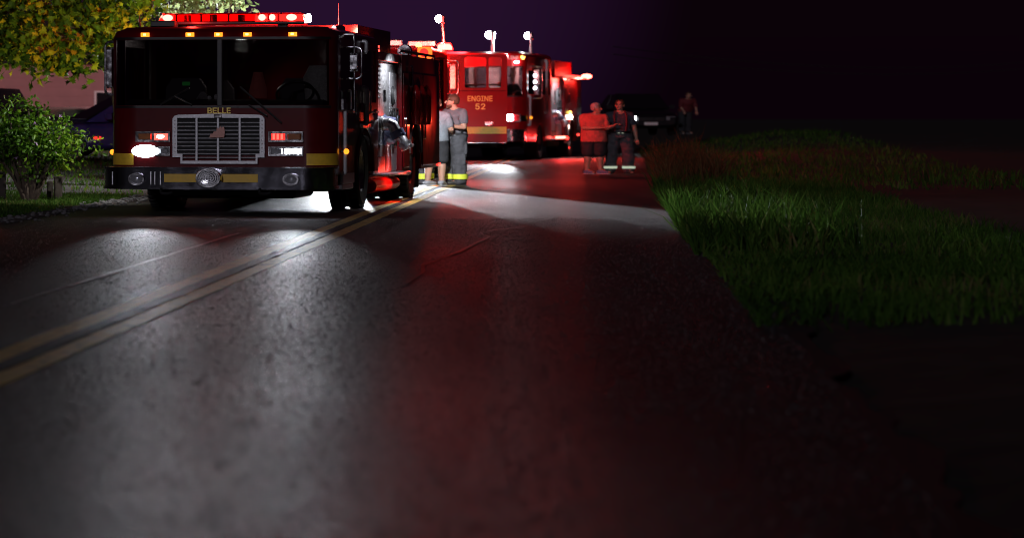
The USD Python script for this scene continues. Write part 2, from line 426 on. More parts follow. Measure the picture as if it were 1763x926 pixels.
def wheel(t, x, y, r, w, side, steer=0.0):
    """tyre > rim, hub; axle along x"""
    m = lathe([(r * 0.56, -w / 2 + 0.02), (r * 0.86, -w / 2), (r * 0.96, -w / 2 + 0.025), (r, -w / 2 + 0.06), (r, -0.035), (r - 0.012, -0.03), (r - 0.012, 0.03), (r, 0.035),
               (r, w / 2 - 0.06), (r * 0.96, w / 2 - 0.025), (r * 0.86, w / 2), (r * 0.56, w / 2 - 0.02), (r * 0.56, -w / 2 + 0.02)], 'x', 44)
    blocks = [m]
    for k in range(40):                                         # tread blocks
        a = 2 * PI * k / 40
        for sx in (-1, 1):
            b = box(sx * w * 0.32 - 0.05, sx * w * 0.32 + 0.05, -0.022, 0.022, r - 0.006, r + 0.009, 0.004)
            b.apply_transform(trimesh.transformations.rotation_matrix(a + (0.04 if sx > 0 else 0), [1, 0, 0]))
            blocks.append(b)
    tyre = moved(join(blocks), (x, y, r), 0)
    p = part(t, 'wheel', tyre, 'rubber', label=None)
    s = side
    disc = lathe([(0.0, s * w * 0.28), (r * 0.2, s * w * 0.3), (r * 0.24, s * w * 0.12), (r * 0.46, s * w * 0.08), (r * 0.57, s * w * 0.36), (r * 0.58, s * w * 0.44), (r * 0.54, s * w * 0.40), (r * 0.44, s * w * 0.02), (0.0, s * w * 0.02)], 'x', 32)
    part(p, 'rim', moved(disc, (x, y, r)), 'rim_steel')

def lamp_frame(x0, x1, z0, z1, y, d=0.03, w=0.018):
    o = mbox(x0, x1, y - d, y + 0.02, z0, z1) - mbox(x0 + w, x1 - w, y - d - 0.1, y + 0.1, z0 + w, z1 - w)
    return tm(o)

def u_mirror(t, x, y, z0, z1, reach, name_label=None):
    """bracketed truck mirror sticking out at x (sign of reach gives the side)"""
    a = part(t, 'mirror_bracket', tube(bend([(x, y, z1), (x + reach, y, z1), (x + reach, y, z0), (x, y, z0)], 0.06), 0.014, 8), 'chrome')
    w = abs(reach) * 0.62
    cx = x + reach * 0.52
    h0, h1 = z0 + 0.07, z1 - 0.06
    shell = part(t, 'mirror', hull([(cx + sx * w / 2 * k, y + yy, z) for sx in (-1, 1) for z, yy, k in ((h0, -0.02, 0.9), (h1, -0.02, 0.9), (h0 + 0.03, -0.07, 0.7), (h1 - 0.03, -0.07, 0.7), (h0, 0.03, 1), (h1, 0.03, 1))]), 'chrome')
    part(shell, 'mirror_glass', box(cx - w / 2 + 0.01, cx + w / 2 - 0.01, y + 0.033, y + 0.037, h0 + 0.02, h1 - 0.02, 0.001), 'mirror')

def cab(t, W, L, z0, roof, ws, red, open_door=False, arch=(2.15, 0.64, 0.5), side_win=None):
    z_sill, z_top = ws
    body = slab(plan(W, 0, L), z0, roof - 0.11)
    top = Manifold.hull(slab(plan(W, 0, L), roof - 0.112, roof - 0.11) + slab(plan(W, 0, L, inset=0.03), roof - 0.05, roof - 0.048) + slab(plan(W, 0, L, inset=0.05) * np.array([0.93, 0.96]) + np.array([0, 0.08]), roof - 0.004, roof))
    shell = body + top
    shell -= slab(plan(W, 0, L, inset=0.05) * np.array([0.96, 0.965]) + np.array([0, 0.055]), z0 + 0.2, roof - 0.06)
    wsx = W - 0.07
    band = mbox(-wsx, wsx, -0.3, 0.30, z_sill, z_top)
    shell -= band
    doors = side_win or [(0.45, 1.35), (1.95, L - 0.22)]
    for y0, y1 in doors:
        shell -= mbox(-3, 3, y0, y1, z_sill + 0.04, z_top - 0.06)
    ay, al, ah = arch
    c = Manifold.cylinder(6, 1, 1, 40).rotate((0, 90, 0)).scale((1, al, ah)).translate((-3, ay, 0.4))
    shell -= c - mbox(-W + 0.5, W - 0.5, -9, 9, -9, 9)
    cut = mbox(-9, 9, -9, -8, 0, 1)
    for sx in (-1, 1):                                           # shut lines round the doors
        for y0, y1 in ((0.38, 1.46), (1.86, L - 0.14)):
            zb = z0 + 0.06 if y0 < 1 else ah + 0.45
            xa, xb = (W - 0.008, W + 0.1) if sx > 0 else (-W - 0.1, -W + 0.008)
            for a, b in ((y0, y0 + 0.012), (y1, y1 + 0.012)):
                shell -= mbox(xa, xb, a, b, zb, z_top + 0.06)
            shell -= mbox(xa, xb, y0, y1, z_top + 0.05, z_top + 0.062)
    if open_door:
        shell -= mbox(W - 0.2, W + 1, 0.40, 1.40, z0 + 0.12, z_top + 0.02)
    c_ = part(t, 'cab', shell, red, smooth=32)
    ringm = slab(plan(W, 0, L, inset=0.016) , z_sill - 0.01, z_top + 0.01) - slab(plan(W, 0, L, inset=0.028), z_sill - 0.1, z_top + 0.1)
    ringm = ringm ^ mbox(-wsx - 0.01, wsx + 0.01, -0.3, 0.31, z_sill - 0.01, z_top + 0.01)
    for a, b in ((-2, -0.028), (0.028, 2)):
        part(t, 'windscreen', ringm ^ mbox(a, b, -1, 1, 0, 5), 'windscreen_glass', smooth=40)
    part(t, 'centre_pillar', box(-0.03, 0.03, -0.004, 0.05, z_sill - 0.02, z_top + 0.02), 'black_trim')
    rub = slab(plan(W, 0, L, inset=-0.004), z_sill - 0.03, z_sill - 0.004) - slab(plan(W, 0, L, inset=0.01), z_sill - 0.1, z_sill + 0.1)
    part(t, 'windscreen_seal', [tm(rub ^ mbox(-wsx - 0.02, wsx + 0.02, -0.3, 0.31, 0, 9)),
                             tm((slab(plan(W, 0, L, inset=-0.004), z_top + 0.004, z_top + 0.03) - slab(plan(W, 0, L, inset=0.01), z_top - 0.1, z_top + 0.1)) ^ mbox(-wsx - 0.02, wsx + 0.02, -0.3, 0.31, 0, 9))], 'black_trim')
    for k, (y0, y1) in enumerate(doors):
        for sx in (-1, 1):
            if open_door and sx > 0 and k == 0:
                continue
            x = sx * (W - 0.02)
            part(t, 'side_window', box(x - 0.004, x + 0.004, y0 - 0.004, y1 + 0.004, z_sill + 0.036, z_top - 0.056, 0.001), 'window_glass')
    # inside: dashboard, wheel, seats, rear wall
    part(t, 'dashboard', hull([(sx * (W - 0.16), y, z) for sx in (-1, 1) for y, z in ((0.12, z_sill - 0.2), (0.12, z_sill - 0.03), (0.35, z_sill + 0.06), (0.6, z_sill + 0.04), (0.65, z_sill - 0.2))]), 'interior')
    sw = ring(0.2, 0.016, 'y')
    sw.apply_transform(trimesh.transformations.rotation_matrix(-0.9, [1, 0, 0]))
    p = part(t, 'steering_wheel', moved(sw, (W * 0.56, 0.72, z_sill + 0.13)), 'black_trim')
    part(p, 'steering_column', cyl((W * 0.56, 0.55, z_sill - 0.05), (W * 0.56, 0.72, z_sill + 0.13), 0.03), 'black_trim')
    for x in (-W * 0.52, W * 0.52):
        for y in (1.25, L - 0.45):
            p = part(t, 'seat', box(x - 0.24, x + 0.24, y - 0.3, y + 0.1, z_sill - 0.36, z_sill - 0.24, 0.03), 'seat_cloth')
            part(p, 'seat_back', hull([(x + sx * w, y + yy, z) for sx in (-1, 1) for yy in (0, 0.1) for z, w in ((z_sill - 0.28, 0.24), (z_sill + 0.2, 0.22), (z_sill + 0.3, 0.15))]), 'seat_cloth')
    part(t, 'engine_cover', box(-0.3, 0.3, 0.6, 2.2, z0 + 0.2, z_sill + 0.02, 0.05), 'interior')
    return c_

def light_bar(t, x0, x1, y, z, modules, h=0.125, d=0.26):
    """modules: list of (from, to, state) in 0..1 along the bar"""
    b = part(t, 'light_bar', [box(x0, x1, y - d / 2, y + d / 2, z, z + 0.035, 0.01)] + [box(x - 0.05, x + 0.05, y - 0.06, y + 0.06, z - 0.05, z, 0.005) for x in (x0 + 0.25, x1 - 0.25)], 'black_trim')
    for a, c, state in modules:
        xa, xb = x0 + (x1 - x0) * a, x0 + (x1 - x0) * c
        s = 0.04 if a == 0 else 0
        e = 0.04 if c == 1 else 0
        cover = hull([(xx, y + yy, zz) for xx, yy, zz in
                      [(xa, -d / 2, z + 0.036), (xa, d / 2, z + 0.036), (xb, -d / 2, z + 0.036), (xb, d / 2, z + 0.036), (xa + s, -d / 2 + 0.04, z + h), (xa + s, d / 2 - 0.04, z + h), (xb - e, -d / 2 + 0.04, z + h), (xb - e, d / 2 - 0.04, z + h)]])
        p = part(b, 'light_cover', cover, 'clear_cover' if state == 'white' else 'red_cover')
        xm = (xa + xb) / 2
        if state == 'lit':
            part(b, 'bulb', moved(trimesh.creation.icosphere(2, 0.5), (xm, y - 0.03, z + 0.078), s=(min(xb - xa, 0.16) * 0.72, 0.07, 0.07)), 'red_core')
            part(b, 'reflector', box(xa + 0.012, xb - 0.012, y + 0.025, y + 0.04, z + 0.04, z + h - 0.012), 'red_hot')
        elif state == 'half':
            part(b, 'bulb', box(xa + 0.015, xb - 0.015, y - 0.02, y + 0.02, z + 0.04, z + h - 0.015), 'red_glow')
        elif state == 'dim':
            part(b, 'reflector', box(xa + 0.01, xb - 0.01, y + 0.01, y + 0.03, z + 0.038, z + h - 0.012), 'red_dim')
            part(b, 'rotator', cyl((xm, y - 0.04, z + 0.036), (xm, y - 0.04, z + h - 0.02), 0.042), 'black_trim')
        elif state == 'white':
            part(b, 'bulb', box(xa + 0.015, xb - 0.015, y - 0.03, y + 0.02, z + 0.04, z + h - 0.02), 'flood_glow')
    return b

def bumper(t, W, y0, z0, z1, mat='bumper_steel'):
    outer = slab(plan(W, y0, 0.3, rf=0.3), z0, z1)
    lip = slab(plan(W, y0, 0.3, rf=0.3, inset=-0.014), z1 - 0.02, z1) + slab(plan(W, y0, 0.3, rf=0.3, inset=-0.014), z0, z0 + 0.03)
    m = (outer + lip) - mbox(-W - 1, W + 1, 0.29, 2, 0, 5)
    return part(t, 'bumper', m, mat, smooth=30)

def pump_panel(t, x, y0, y1, z0, z1, detail=True):
    p = part(t, 'pump_panel', box(x - 0.04, x, y0, y1, z0, z1, 0.005), 'satin_steel')
    n = int((y1 - y0) / 0.33)
    step = (y1 - y0) / n
    r0 = random.Random(5)
    part(t, 'tread_plate', box(x + 0.001, x + 0.012, y1 - 0.62, y1 - 0.02, z0 + 0.02, z1 - 0.1, 0.003), 'tread_plate')
    part(t, 'tread_plate', box(x + 0.001, x + 0.012, y0 + 0.95, y1 - 0.66, z0 + 0.02, z0 + 0.42, 0.003), 'tread_plate')
    # discharge elbows, suction cap, gauges
    zm = z0 + 0.52
    def elbow(y, z, r, mat, cap):
        q = part(t, 'discharge_outlet', join([cyl((x, y, z), (x + 0.10, y, z), r * 0.8), tube([(x + 0.09, y, z), (x + 0.15, y, z - 0.02), (x + 0.19, y, z - 0.09)], r * 0.75, 12), ring(r * 0.85, 0.018, 'x').apply_translation((x + 0.02, y, z))]), mat)
        c = cyl((x + 0.185, y, z - 0.08), (x + 0.225, y, z - 0.16), r, 18)
        part(q, 'outlet_cap', join([c] + [cyl((x + 0.2 + dx, y + dy, z - 0.12), (x + 0.2 + dx * 1.35, y + dy * 1.35, z - 0.12), 0.02) for dx, dy in ((0.06, 0.07), (0.06, -0.07))]), cap)
    elbow(y0 + 0.55, zm + 0.06, 0.09, 'satin_steel', 'hose_blue')
    elbow(y0 + 1.25, zm - 0.08, 0.08, 'satin_steel', 'satin_steel')
    q = part(t, 'suction_cap', lathe([(0, 0.16), (0.1, 0.16), (0.16, 0.13), (0.17, 0.02), (0.2, 0.0), (0.2, -0.02), (0, -0.02)], 'x', 30).apply_translation((x, y0 + 0.9, zm - 0.02)), 'hose_blue')
    part(q, 'cap_handle', [cyl((x + 0.13, y0 + 0.9, zm - 0.2), (x + 0.17, y0 + 0.9, zm + 0.16), 0.018), cyl((x + 0.15, y0 + 0.72, zm - 0.02), (x + 0.15, y0 + 1.08, zm - 0.02), 0.018)], 'chrome')
    g = part(t, 'pressure_gauge', lathe([(0, 0.05), (0.09, 0.05), (0.115, 0.03), (0.12, 0), (0, 0)], 'x', 26).apply_translation((x, y1 - 0.42, z1 - 0.38)), 'black_trim')
    part(g, 'gauge_face', cyl((x + 0.05, y1 - 0.42, z1 - 0.38), (x + 0.053, y1 - 0.42, z1 - 0.38), 0.085, 24), 'interior')
    for k in range(3):                                           # lever handles in their frames
        yy = y1 - 0.62 + 0.21 * k
        lv = part(t, 'lever_frame', tube(bend([(x + 0.02, yy, z1 - 0.84), (x + 0.02, yy, z1 - 0.58), (x + 0.02, yy + 0.15, z1 - 0.58), (x + 0.02, yy + 0.15, z1 - 0.84)], 0.05), 0.012, 6), 'black_trim')
        part(lv, 'lever_plate', hull([(x + 0.004 + dx, yy + 0.075 + 0.05 * math.cos(a), z1 - 0.71 + 0.1 * math.sin(a)) for dx in (0, 0.008) for a in np.linspace(0, 2 * PI, 13)]), 'satin_steel')
    part(t, 'lever_bar', [cyl((x + 0.03, y1 - 0.62, z1 - 0.89), (x + 0.03, y1 - 0.05, z1 - 0.89), 0.018), box(x + 0.005, x + 0.04, y1 - 0.44, y1 - 0.24, z1 - 1.02, z1 - 0.92)], 'black_trim')
    for k in range(2):
        yy = y1 - 0.62 + 0.3 * k
        part(t, 'lever_frame', tube(bend([(x + 0.03, yy, zm + 0.04), (x + 0.03, yy, zm + 0.24), (x + 0.03, yy + 0.27, zm + 0.24), (x + 0.03, yy + 0.27, zm + 0.04), (x + 0.03, yy, zm + 0.04)], 0.04), 0.012, 6), 'black_trim')
    part(t, 'wall_rail', cyl((x + 0.05, y0 + 0.52, zm + 0.32), (x + 0.05, y0 + 0.52, z1 - 0.32), 0.018), 'chrome')
    dots = []                                                    # stacked hose ends beside the rail
    for i in range(4):
        for k in range(12):
            dots.append(box(x + 0.001, x + 0.016, y0 + 0.12 + i * 0.1, y0 + 0.17 + i * 0.1, zm + 0.36 + k * 0.052, zm + 0.385 + k * 0.052, 0.004))
    part(t, 'hose_loops', dots, 'satin_steel', kind='stuff')
    return p

def body_box(t, W, y0, y1, z0, z1, red, wheel_y, wr=0.45):
    b = mbox(-W, W, y0, y1, z0, z1)
    c = Manifold.cylinder(6, wr + 0.12, wr + 0.12, 36).rotate((0, 90, 0)).translate((-3, wheel_y, wr - 0.02)) - mbox(-W + 0.62, W - 0.62, -99, 99, -9, 9)
    b -= c
    part(t, 'rear_body', b, red, smooth=30)
    for sx in (-1, 1):
        x = sx * W
        xa, xb = (x + 0.002, x + 0.02) if sx > 0 else (x - 0.02, x - 0.002)
        for a, c_, lo in ((y0 + 0.06, wheel_y - wr - 0.2, z0 + 0.04), (wheel_y + wr + 0.2, y1 - 0.08, z0 + 0.04), (wheel_y - wr - 0.16, wheel_y + wr + 0.16, wr * 2 + 0.16)):
            if c_ - a < 0.25:
                continue
            d = part(t, 'compartment_door', box(xa, xb, a, c_, lo, z1 - 0.22, 0.006), red)
            hx = x + sx * 0.035
            part(d, 'handle', tube(bend([(x + sx * 0.015, a + 0.09, lo + 0.35), (hx, a + 0.09, lo + 0.35), (hx, a + 0.09, lo + 0.6), (x + sx * 0.015, a + 0.09, lo + 0.6)], 0.02), 0.014, 6), 'chrome')
        part(t, 'fender_trim', tube([(x + sx * 0.006, wheel_y + (wr + 0.125) * math.cos(a), wr - 0.02 + (wr + 0.125) * math.sin(a)) for a in np.linspace(0.25, PI - 0.25, 22)], 0.02, 6), 'satin_steel')
        part(t, 'rub_rail', box(xa - 0.01, xb + 0.01, y0, wheel_y - wr - 0.16, z0 - 0.05, z0 - 0.003), 'satin_steel')
    part(t, 'top_rail', [cyl((sx * (W - 0.05), y0 + 0.1, z1 + 0.05), (sx * (W - 0.05), y1 - 0.1, z1 + 0.05), 0.018) for sx in (-1, 1)] + [cyl((sx * (W - 0.05), yy, z1), (sx * (W - 0.05), yy, z1 + 0.05), 0.014) for sx in (-1, 1) for yy in np.linspace(y0 + 0.15, y1 - 0.15, 5)], 'satin_steel')

def mast(t, x, y, z0, z1, tilt=0.0, head=1.0, mat='satin_steel'):
    """telescoping flood light"""
    m = part(t, 'light_mast', [cyl((x, y, z0), (x + tilt * 0.5, y, (z0 + z1) / 2), 0.038), cyl((x + tilt * 0.5, y, (z0 + z1) / 2), (x + tilt, y, z1), 0.028)], mat)
    hx = x + tilt
    hd = part(m, 'lamp_head', box(hx - 0.05 * head, hx + 0.05 * head, y - 0.07 * head, y + 0.09, z1 - 0.03, z1 + 0.14 * head, 0.02), 'chrome')
    part(m, 'lamp_glass', moved(trimesh.creation.icosphere(2, 1.0), (hx - 0.075 * head, y + 0.01, z1 + 0.062 * head), s=(0.085 * head, 0.085 * head, 0.085 * head)), 'flood_glow')
    return (hx - 0.26, y - 0.05, z1 + 0.06)

def chassis(t, W, L, wy, rear_y, r=0.405, rr=0.43):
    part(t, 'chassis', [box(-0.5, -0.36, 0.1, L - 0.3, 0.34, 0.5), box(0.36, 0.5, 0.1, L - 0.3, 0.34, 0.5), box(-0.42, 0.42, 0.6, 2.6, 0.30, 0.62), box(-0.3, 0.3, 3.4, L - 1.2, 0.42, 0.72), cyl((-0.8, wy, r), (0.8, wy, r), 0.07), cyl((-0.8, rear_y, rr), (0.8, rear_y, rr), 0.1), lathe([(0, -0.22), (0.2, -0.15), (0.2, 0.15), (0, 0.22)], 'x').apply_translation((0, rear_y, rr)),
                          box(-W + 0.06, W - 0.06, 3.3, L - 0.1, 0.55, 0.7)], 'underside')
    for sx in (-1, 1):
        wheel(t, sx * (W - 0.19), wy, r + 0.012, 0.36, sx)
        wheel(t, sx * (W - 0.18), rear_y, rr, 0.27, sx)
        wheel(t, sx * (W - 0.48), rear_y, rr, 0.27, sx)

def world(t_loc, rz, p):
    c, s = math.cos(rz), math.sin(rz)
    return (t_loc[0] + c * p[0] - s * p[1], t_loc[1] + s * p[0] + c * p[1], t_loc[2] + p[2])

# ======================= the near engine =======================
W1, L1 = 1.22, 8.8
LOC1, RZ1 = (-1.362, 30.67, 0.0), -math.atan(0.158)
e1 = thing('fire_engine', 'dark red fire engine nearest the camera with BELLE above its silver grille', 'fire engine', LOC1, RZ1, 'fire engines parked on the road')
def fx(u): return (u - 378) / 163.0
def fz(v): return 1.0 - (v - 205) / 163.0
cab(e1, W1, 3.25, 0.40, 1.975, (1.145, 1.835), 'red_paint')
bumper(e1, W1 + 0.005, -0.34, 0.263, 0.495)
BY = -0.345
part(e1, 'bumper_stripe', [box(fx(293), fx(352), BY - 0.006, BY + 0.02, 0.338, 0.425, 0.002)], 'yellow_stripe')
part(e1, 'bumper_stripe', [box(fx(394), fx(456), BY - 0.006, BY + 0.02, 0.338, 0.425, 0.002)], 'yellow_stripe')
sp = part(e1, 'siren', moved(lathe([(0.0, 0.02), (0.125, 0.02), (0.135, 0.0), (0.14, -0.09), (0.13, -0.115), (0.112, -0.115), (0.105, -0.07), (0.0, -0.05)], 'y', 36), (fx(373), BY + 0.0, 0.385), s=(1, 1, 0.76)), 'chrome')
part(sp, 'siren_grille', [moved(ring(rr_, 0.006, 'y', 26, 6), (fx(373), BY - 0.085, 0.385), s=(1, 1, 0.76)) for rr_ in (0.03, 0.055, 0.08, 0.1)] + [box(fx(373) - 0.1, fx(373) + 0.1, BY - 0.085, BY - 0.08, 0.382, 0.388), box(fx(373) - 0.003, fx(373) + 0.003, BY - 0.085, BY - 0.08, 0.31, 0.46)], 'satin_steel')
for u in (245, 513):
    q = part(e1, 'bumper_light', moved(lathe([(0.0, 0.02), (0.085, 0.02), (0.09, 0.0), (0.085, -0.03), (0.07, -0.03), (0.065, -0.012), (0.0, -0.01)], 'y', 28), (fx(u), BY - 0.005, 0.37), s=(1, 1, 0.76)), 'chrome')
    part(q, 'lamp_lens', moved(lathe([(0.0, -0.022), (0.03, -0.022), (0.06, -0.012), (0.064, 0), (0, 0)], 'y', 22), (fx(u), BY - 0.012, 0.37), s=(1, 1, 0.76)), 'clear_lens')
for u in (203, 270, 277, 287):
    part(e1, 'bumper_bolt_strip', box(fx(u) - 0.008, fx(u) + 0.008, BY - 0.012, BY + 0.01, 0.31, 0.45, 0.003), 'satin_steel')
part(e1, 'tow_hook', [tube(bend([(x, BY + 0.05, 0.27), (x, BY - 0.02, 0.27), (x, BY - 0.02, 0.22), (x + 0.1, BY - 0.02, 0.22), (x + 0.1, BY + 0.05, 0.24)], 0.03), 0.016, 7) for x in (-0.55, 0.5)], 'black_trim')
part(e1, 'air_tank', [cyl((-0.5, 0.25, 0.26), (0.55, 0.25, 0.26), 0.06), box(-0.35, 0.45, 0.1, 0.4, 0.19, 0.3, 0.02)], 'underside')
# the grille: frame, uprights, slats, stepped foot, each slat its own part
gx0, gx1, gz0, gz1 = fx(297), fx(458), fz(282), fz(198)
sx0, sx1, zs = fx(311), fx(446), fz(271)
outline = [(gx0, zs), (gx0, gz1 - 0.04), (gx0 + 0.02, gz1 - 0.012), (gx0 + 0.06, gz1), (0.0, gz1 + 0.012), (gx1 - 0.06, gz1), (gx1 - 0.02, gz1 - 0.012), (gx1, gz1 - 0.04), (gx1, zs), (sx1, zs), (sx1, gz0), (sx0, gz0), (sx0, zs)]
inner = [(gx0 + 0.05, zs + 0.035), (gx0 + 0.05, gz1 - 0.032), (gx1 - 0.05, gz1 - 0.032), (gx1 - 0.05, zs + 0.035), (sx1 - 0.02, zs + 0.035), (sx1 - 0.02, gz0 + 0.03), (sx0 + 0.02, gz0 + 0.03), (sx0 + 0.02, zs + 0.035)]
fr = CrossSection([np.array(outline)[::-1]], m3.FillRule.NonZero) - CrossSection([np.array(inner)[::-1]], m3.FillRule.NonZero)
fm = tm(Manifold.extrude(fr, 0.05)); v_ = fm.vertices.copy(); fm.vertices = np.stack([v_[:, 0], -v_[:, 2], v_[:, 1]], 1)
gr = part(e1, 'grille', fm, 'brushed_steel', smooth=25)
part(gr, 'radiator', box(gx0 + 0.03, gx1 - 0.03, -0.012, -0.003, zs + 0.02, gz1 - 0.02, 0.001), 'underside')
for k in range(10):
    z = fz(211.6 + 6.67 * k)
    a, b = (gx0 + 0.05, gx1 - 0.05) if k < 9 else (sx0 + 0.02, sx1 - 0.02)
    part(gr, 'slat', hull([(x, y, z + dz) for x in (a, b) for y, dz in ((-0.04, 0.006), (-0.043, 0.0), (-0.04, -0.006), (-0.015, 0.004), (-0.015, -0.008))]), 'brushed_steel')
for u in (339.3, 376.9, 414.9):
    part(gr, 'upright', box(fx(u) - 0.013, fx(u) + 0.013, -0.052, -0.012, gz0 + 0.03, gz1 - 0.03, 0.004), 'brushed_steel')
part(gr, 'badge_tab', box(fx(370), fx(384), -0.062, -0.004, fz(203), fz(197), 0.004), 'chrome')
part(gr, 'rivets', [moved(trimesh.creation.icosphere(1, 0.007), (x, -0.05, z)) for x in (gx0 + 0.025, gx1 - 0.025) for z in np.linspace(zs + 0.06, gz1 - 0.06, 9)], 'satin_steel', kind='stuff')
part(e1, 'emblem', prism([(fx(363), fz(237)), (fx(388), fz(237)), (fx(390), fz(228)), (fx(388), fz(218)), (fx(384), fz(220)), (fx(382), fz(217)), (fx(379), fz(222)), (fx(376), fz(220)), (fx(375), fz(226)), (fx(370), fz(227)), (fx(369), fz(230)), (fx(364), fz(231))][::-1], -0.075, -0.055), 'emblem_metal')
lt = letters('BELLE', fz(186) - fz(195.5), fx(398) - fx(357), fx(377.5), -0.001, fz(195.5), 0.008)
part(e1, 'name_lettering', lt, 'gold_leaf', smooth=False)
# lamp clusters
def cluster(x0, x1, zc, h, lamps):
    fr_ = part(e1, 'lamp_bezel', [lamp_frame(x0, x1, zc - h / 2, zc + h / 2, 0.0, 0.035, 0.014), box(x0 + 0.01, x1 - 0.01, -0.012, -0.004, zc - h / 2 + 0.01, zc + h / 2 - 0.01, 0.001)], 'chrome')
    for a, b, mat, nm in lamps:
        part(fr_, nm, hull([(xx, yy, zz) for xx, yy, zz in [(a, -0.012, zc - h / 2 + 0.022), (b, -0.012, zc - h / 2 + 0.022), (a, -0.012, zc + h / 2 - 0.022), (b, -0.012, zc + h / 2 - 0.022), (a + 0.012, -0.034, zc - h / 2 + 0.03), (b - 0.012, -0.034, zc - h / 2 + 0.03), (a + 0.012, -0.034, zc + h / 2 - 0.03), (b - 0.012, -0.034, zc + h / 2 - 0.03)]]), mat)
ZU, ZL = fz(235.5), fz(260.5)
cluster(fx(464), fx(525), ZU, 0.112, [(fx(469), fx(493), 'red_dim', 'warning_lamp'), (fx(497), fx(521), 'amber_lens', 'turn_signal')])
cluster(fx(464), fx(525), ZL, 0.10, [(fx(468), fx(489), 'clear_lens', 'dipped_lamp'), (fx(492), fx(522), 'headlight_glow', 'headlight')])
cluster(fx(231), fx(292), ZU, 0.112, [(fx(263), fx(287), 'red_glow', 'warning_lamp'), (fx(235), fx(259), 'amber_lens', 'turn_signal')])
cluster(fx(231), fx(292), ZL, 0.10, [(fx(273), fx(289), 'clear_lens', 'dipped_lamp'), (fx(232), fx(270), 'headlight_glow', 'headlight')])
part(e1, 'warning_filament', moved(trimesh.creation.icosphere(2, 1.0), (fx(275), -0.03, ZU), s=(0.045, 0.012, 0.022)), 'red_core')
part(e1, 'warning_filament', [box(fx(u) - 0.012, fx(u) + 0.012, -0.04, -0.033, ZU - 0.03, ZU + 0.03, 0.004) for u in (474, 481, 488)], 'red_glow')
# yellow corner bands, on the rounded corners
ringb = slab(plan(W1, 0, 3.25, inset=-0.004), fz(284.5), fz(264.5)) - slab(plan(W1, 0, 3.25, inset=0.01), 0, 5)
part(e1, 'corner_stripe', ringb ^ mbox(fx(530), 9, -1, 0.34, 0, 5), 'yellow_stripe', smooth=40)
part(e1, 'corner_stripe', ringb ^ mbox(-9, fx(226), -1, 0.34, 0, 5), 'yellow_stripe', smooth=40)
for u in (247, 326, 376, 427, 506):
    m_ = part(e1, 'marker_lamp', hull([(fx(u) + sx * w, -0.002 - d, fz(60) + sz * h) for sx in (-1, 1) for sz in (-1, 1) for w, d, h in ((0.046, 0, 0.022), (0.04, 0.03, 0.016))]), 'amber_glow')
    part(m_, 'bulb', box(fx(u) - 0.016, fx(u) + 0.016, -0.036, -0.028, fz(60) - 0.01, fz(60) + 0.012, 0.003), 'amber_core')
# wipers
for u0, v0, u1, v1, u2, v2, u3, v3 in ((330, 181, 300, 165, 275, 180, 326, 152), (430, 181, 462, 200, 415, 150, 487, 212)):
    wp = part(e1, 'wiper', tube([(fx(u0), -0.03, fz(v0)), (fx(u1), -0.045, fz(v1))], 0.009, 6), 'black_trim')
    part(wp, 'wiper_blade', tube([(fx(u2), -0.03, fz(v2)), (fx(u3), -0.03, fz(v3))], 0.011, 6), 'black_trim')
# roof light bar and its neighbours
light_bar(e1, -0.80, 0.80, 0.75, 2.015, [(0, 0.10, 'lit'), (0.105, 0.27, 'dim'), (0.275, 0.46, 'dim'), (0.465, 0.66, 'dim'), (0.665, 0.735, 'lit'), (0.74, 0.80, 'lit'), (0.805, 1.0, 'lit')])
ed = part(e1, 'alley_light', hull([(0.825 + 0.03 * math.cos(a) * k, 0.75 + 0.045 * math.sin(a), z) for a in np.linspace(0, 2 * PI, 10) for z, k in ((2.035, 0.7), (2.06, 1.2), (2.10, 1.1), (2.13, 0.5))]), 'headlight_dim')
part(e1, 'siren_speaker', box(-0.83, -0.56, 0.36, 0.5, 1.985, 2.05, 0.01), 'black_trim')
part(e1, 'antenna', [cyl((-0.98, 0.5, 1.96), (-0.98, 0.5, 2.03), 0.014), cyl((-0.98, 0.5, 2.03), (-0.985, 0.5, 2.1), 0.006)], 'black_trim')
part(e1, 'antenna', [cyl((0.92, 2.2, 1.97), (0.92, 2.2, 2.03), 0.016), cyl((0.92, 2.2, 2.03), (0.92, 2.2, 2.3), 0.005), cyl((0.92, 2.2, 2.06), (0.92, 2.2, 2.14), 0.011)], 'satin_steel')
part(e1, 'roof_horn', [cyl((0.98, 1.5, 2.0), (0.98, 2.0, 2.0), 0.025, r2=0.05)], 'chrome')
# mirrors, rails
u_mirror(e1, -W1 + 0.02, 0.34, fz(163), fz(70), -0.12)
u_mirror(e1, W1, 0.85, fz(134), fz(79), 0.17)
part(e1, 'mirror_arm', [cyl((W1 + 0.09, 0.83, fz(192)), (W1 + 0.09, 0.83, fz(57)), 0.011), cyl((W1 - 0.03, 0.83, fz(57)), (W1 + 0.09, 0.83, fz(57)), 0.012), cyl((W1 - 0.03, 0.83, fz(190)), (W1 + 0.09, 0.83, fz(190)), 0.012)], 'chrome')
part(e1, 'spot_lamp', hull([(W1 + 0.03 + 0.035 * math.cos(a), 0.45 + 0.05 * math.sin(a), z) for a in np.linspace(0, 2 * PI, 11) for z in (1.1, 1.21)]), 'chrome')
part(e1, 'grab_rail', tube(bend([(W1, 0.5, fz(178)), (W1 + 0.045, 0.5, fz(178)), (W1 + 0.045, 0.5, fz(300)), (W1, 0.5, fz(300))], 0.03), 0.022, 9), 'brushed_steel')
part(e1, 'grab_rail', tube(bend([(W1, 2.0, fz(150)), (W1 + 0.045, 2.0, fz(150)), (W1 + 0.045, 2.0, fz(214)), (W1, 2.0, fz(214))], 0.03), 0.032, 9), 'brushed_steel')
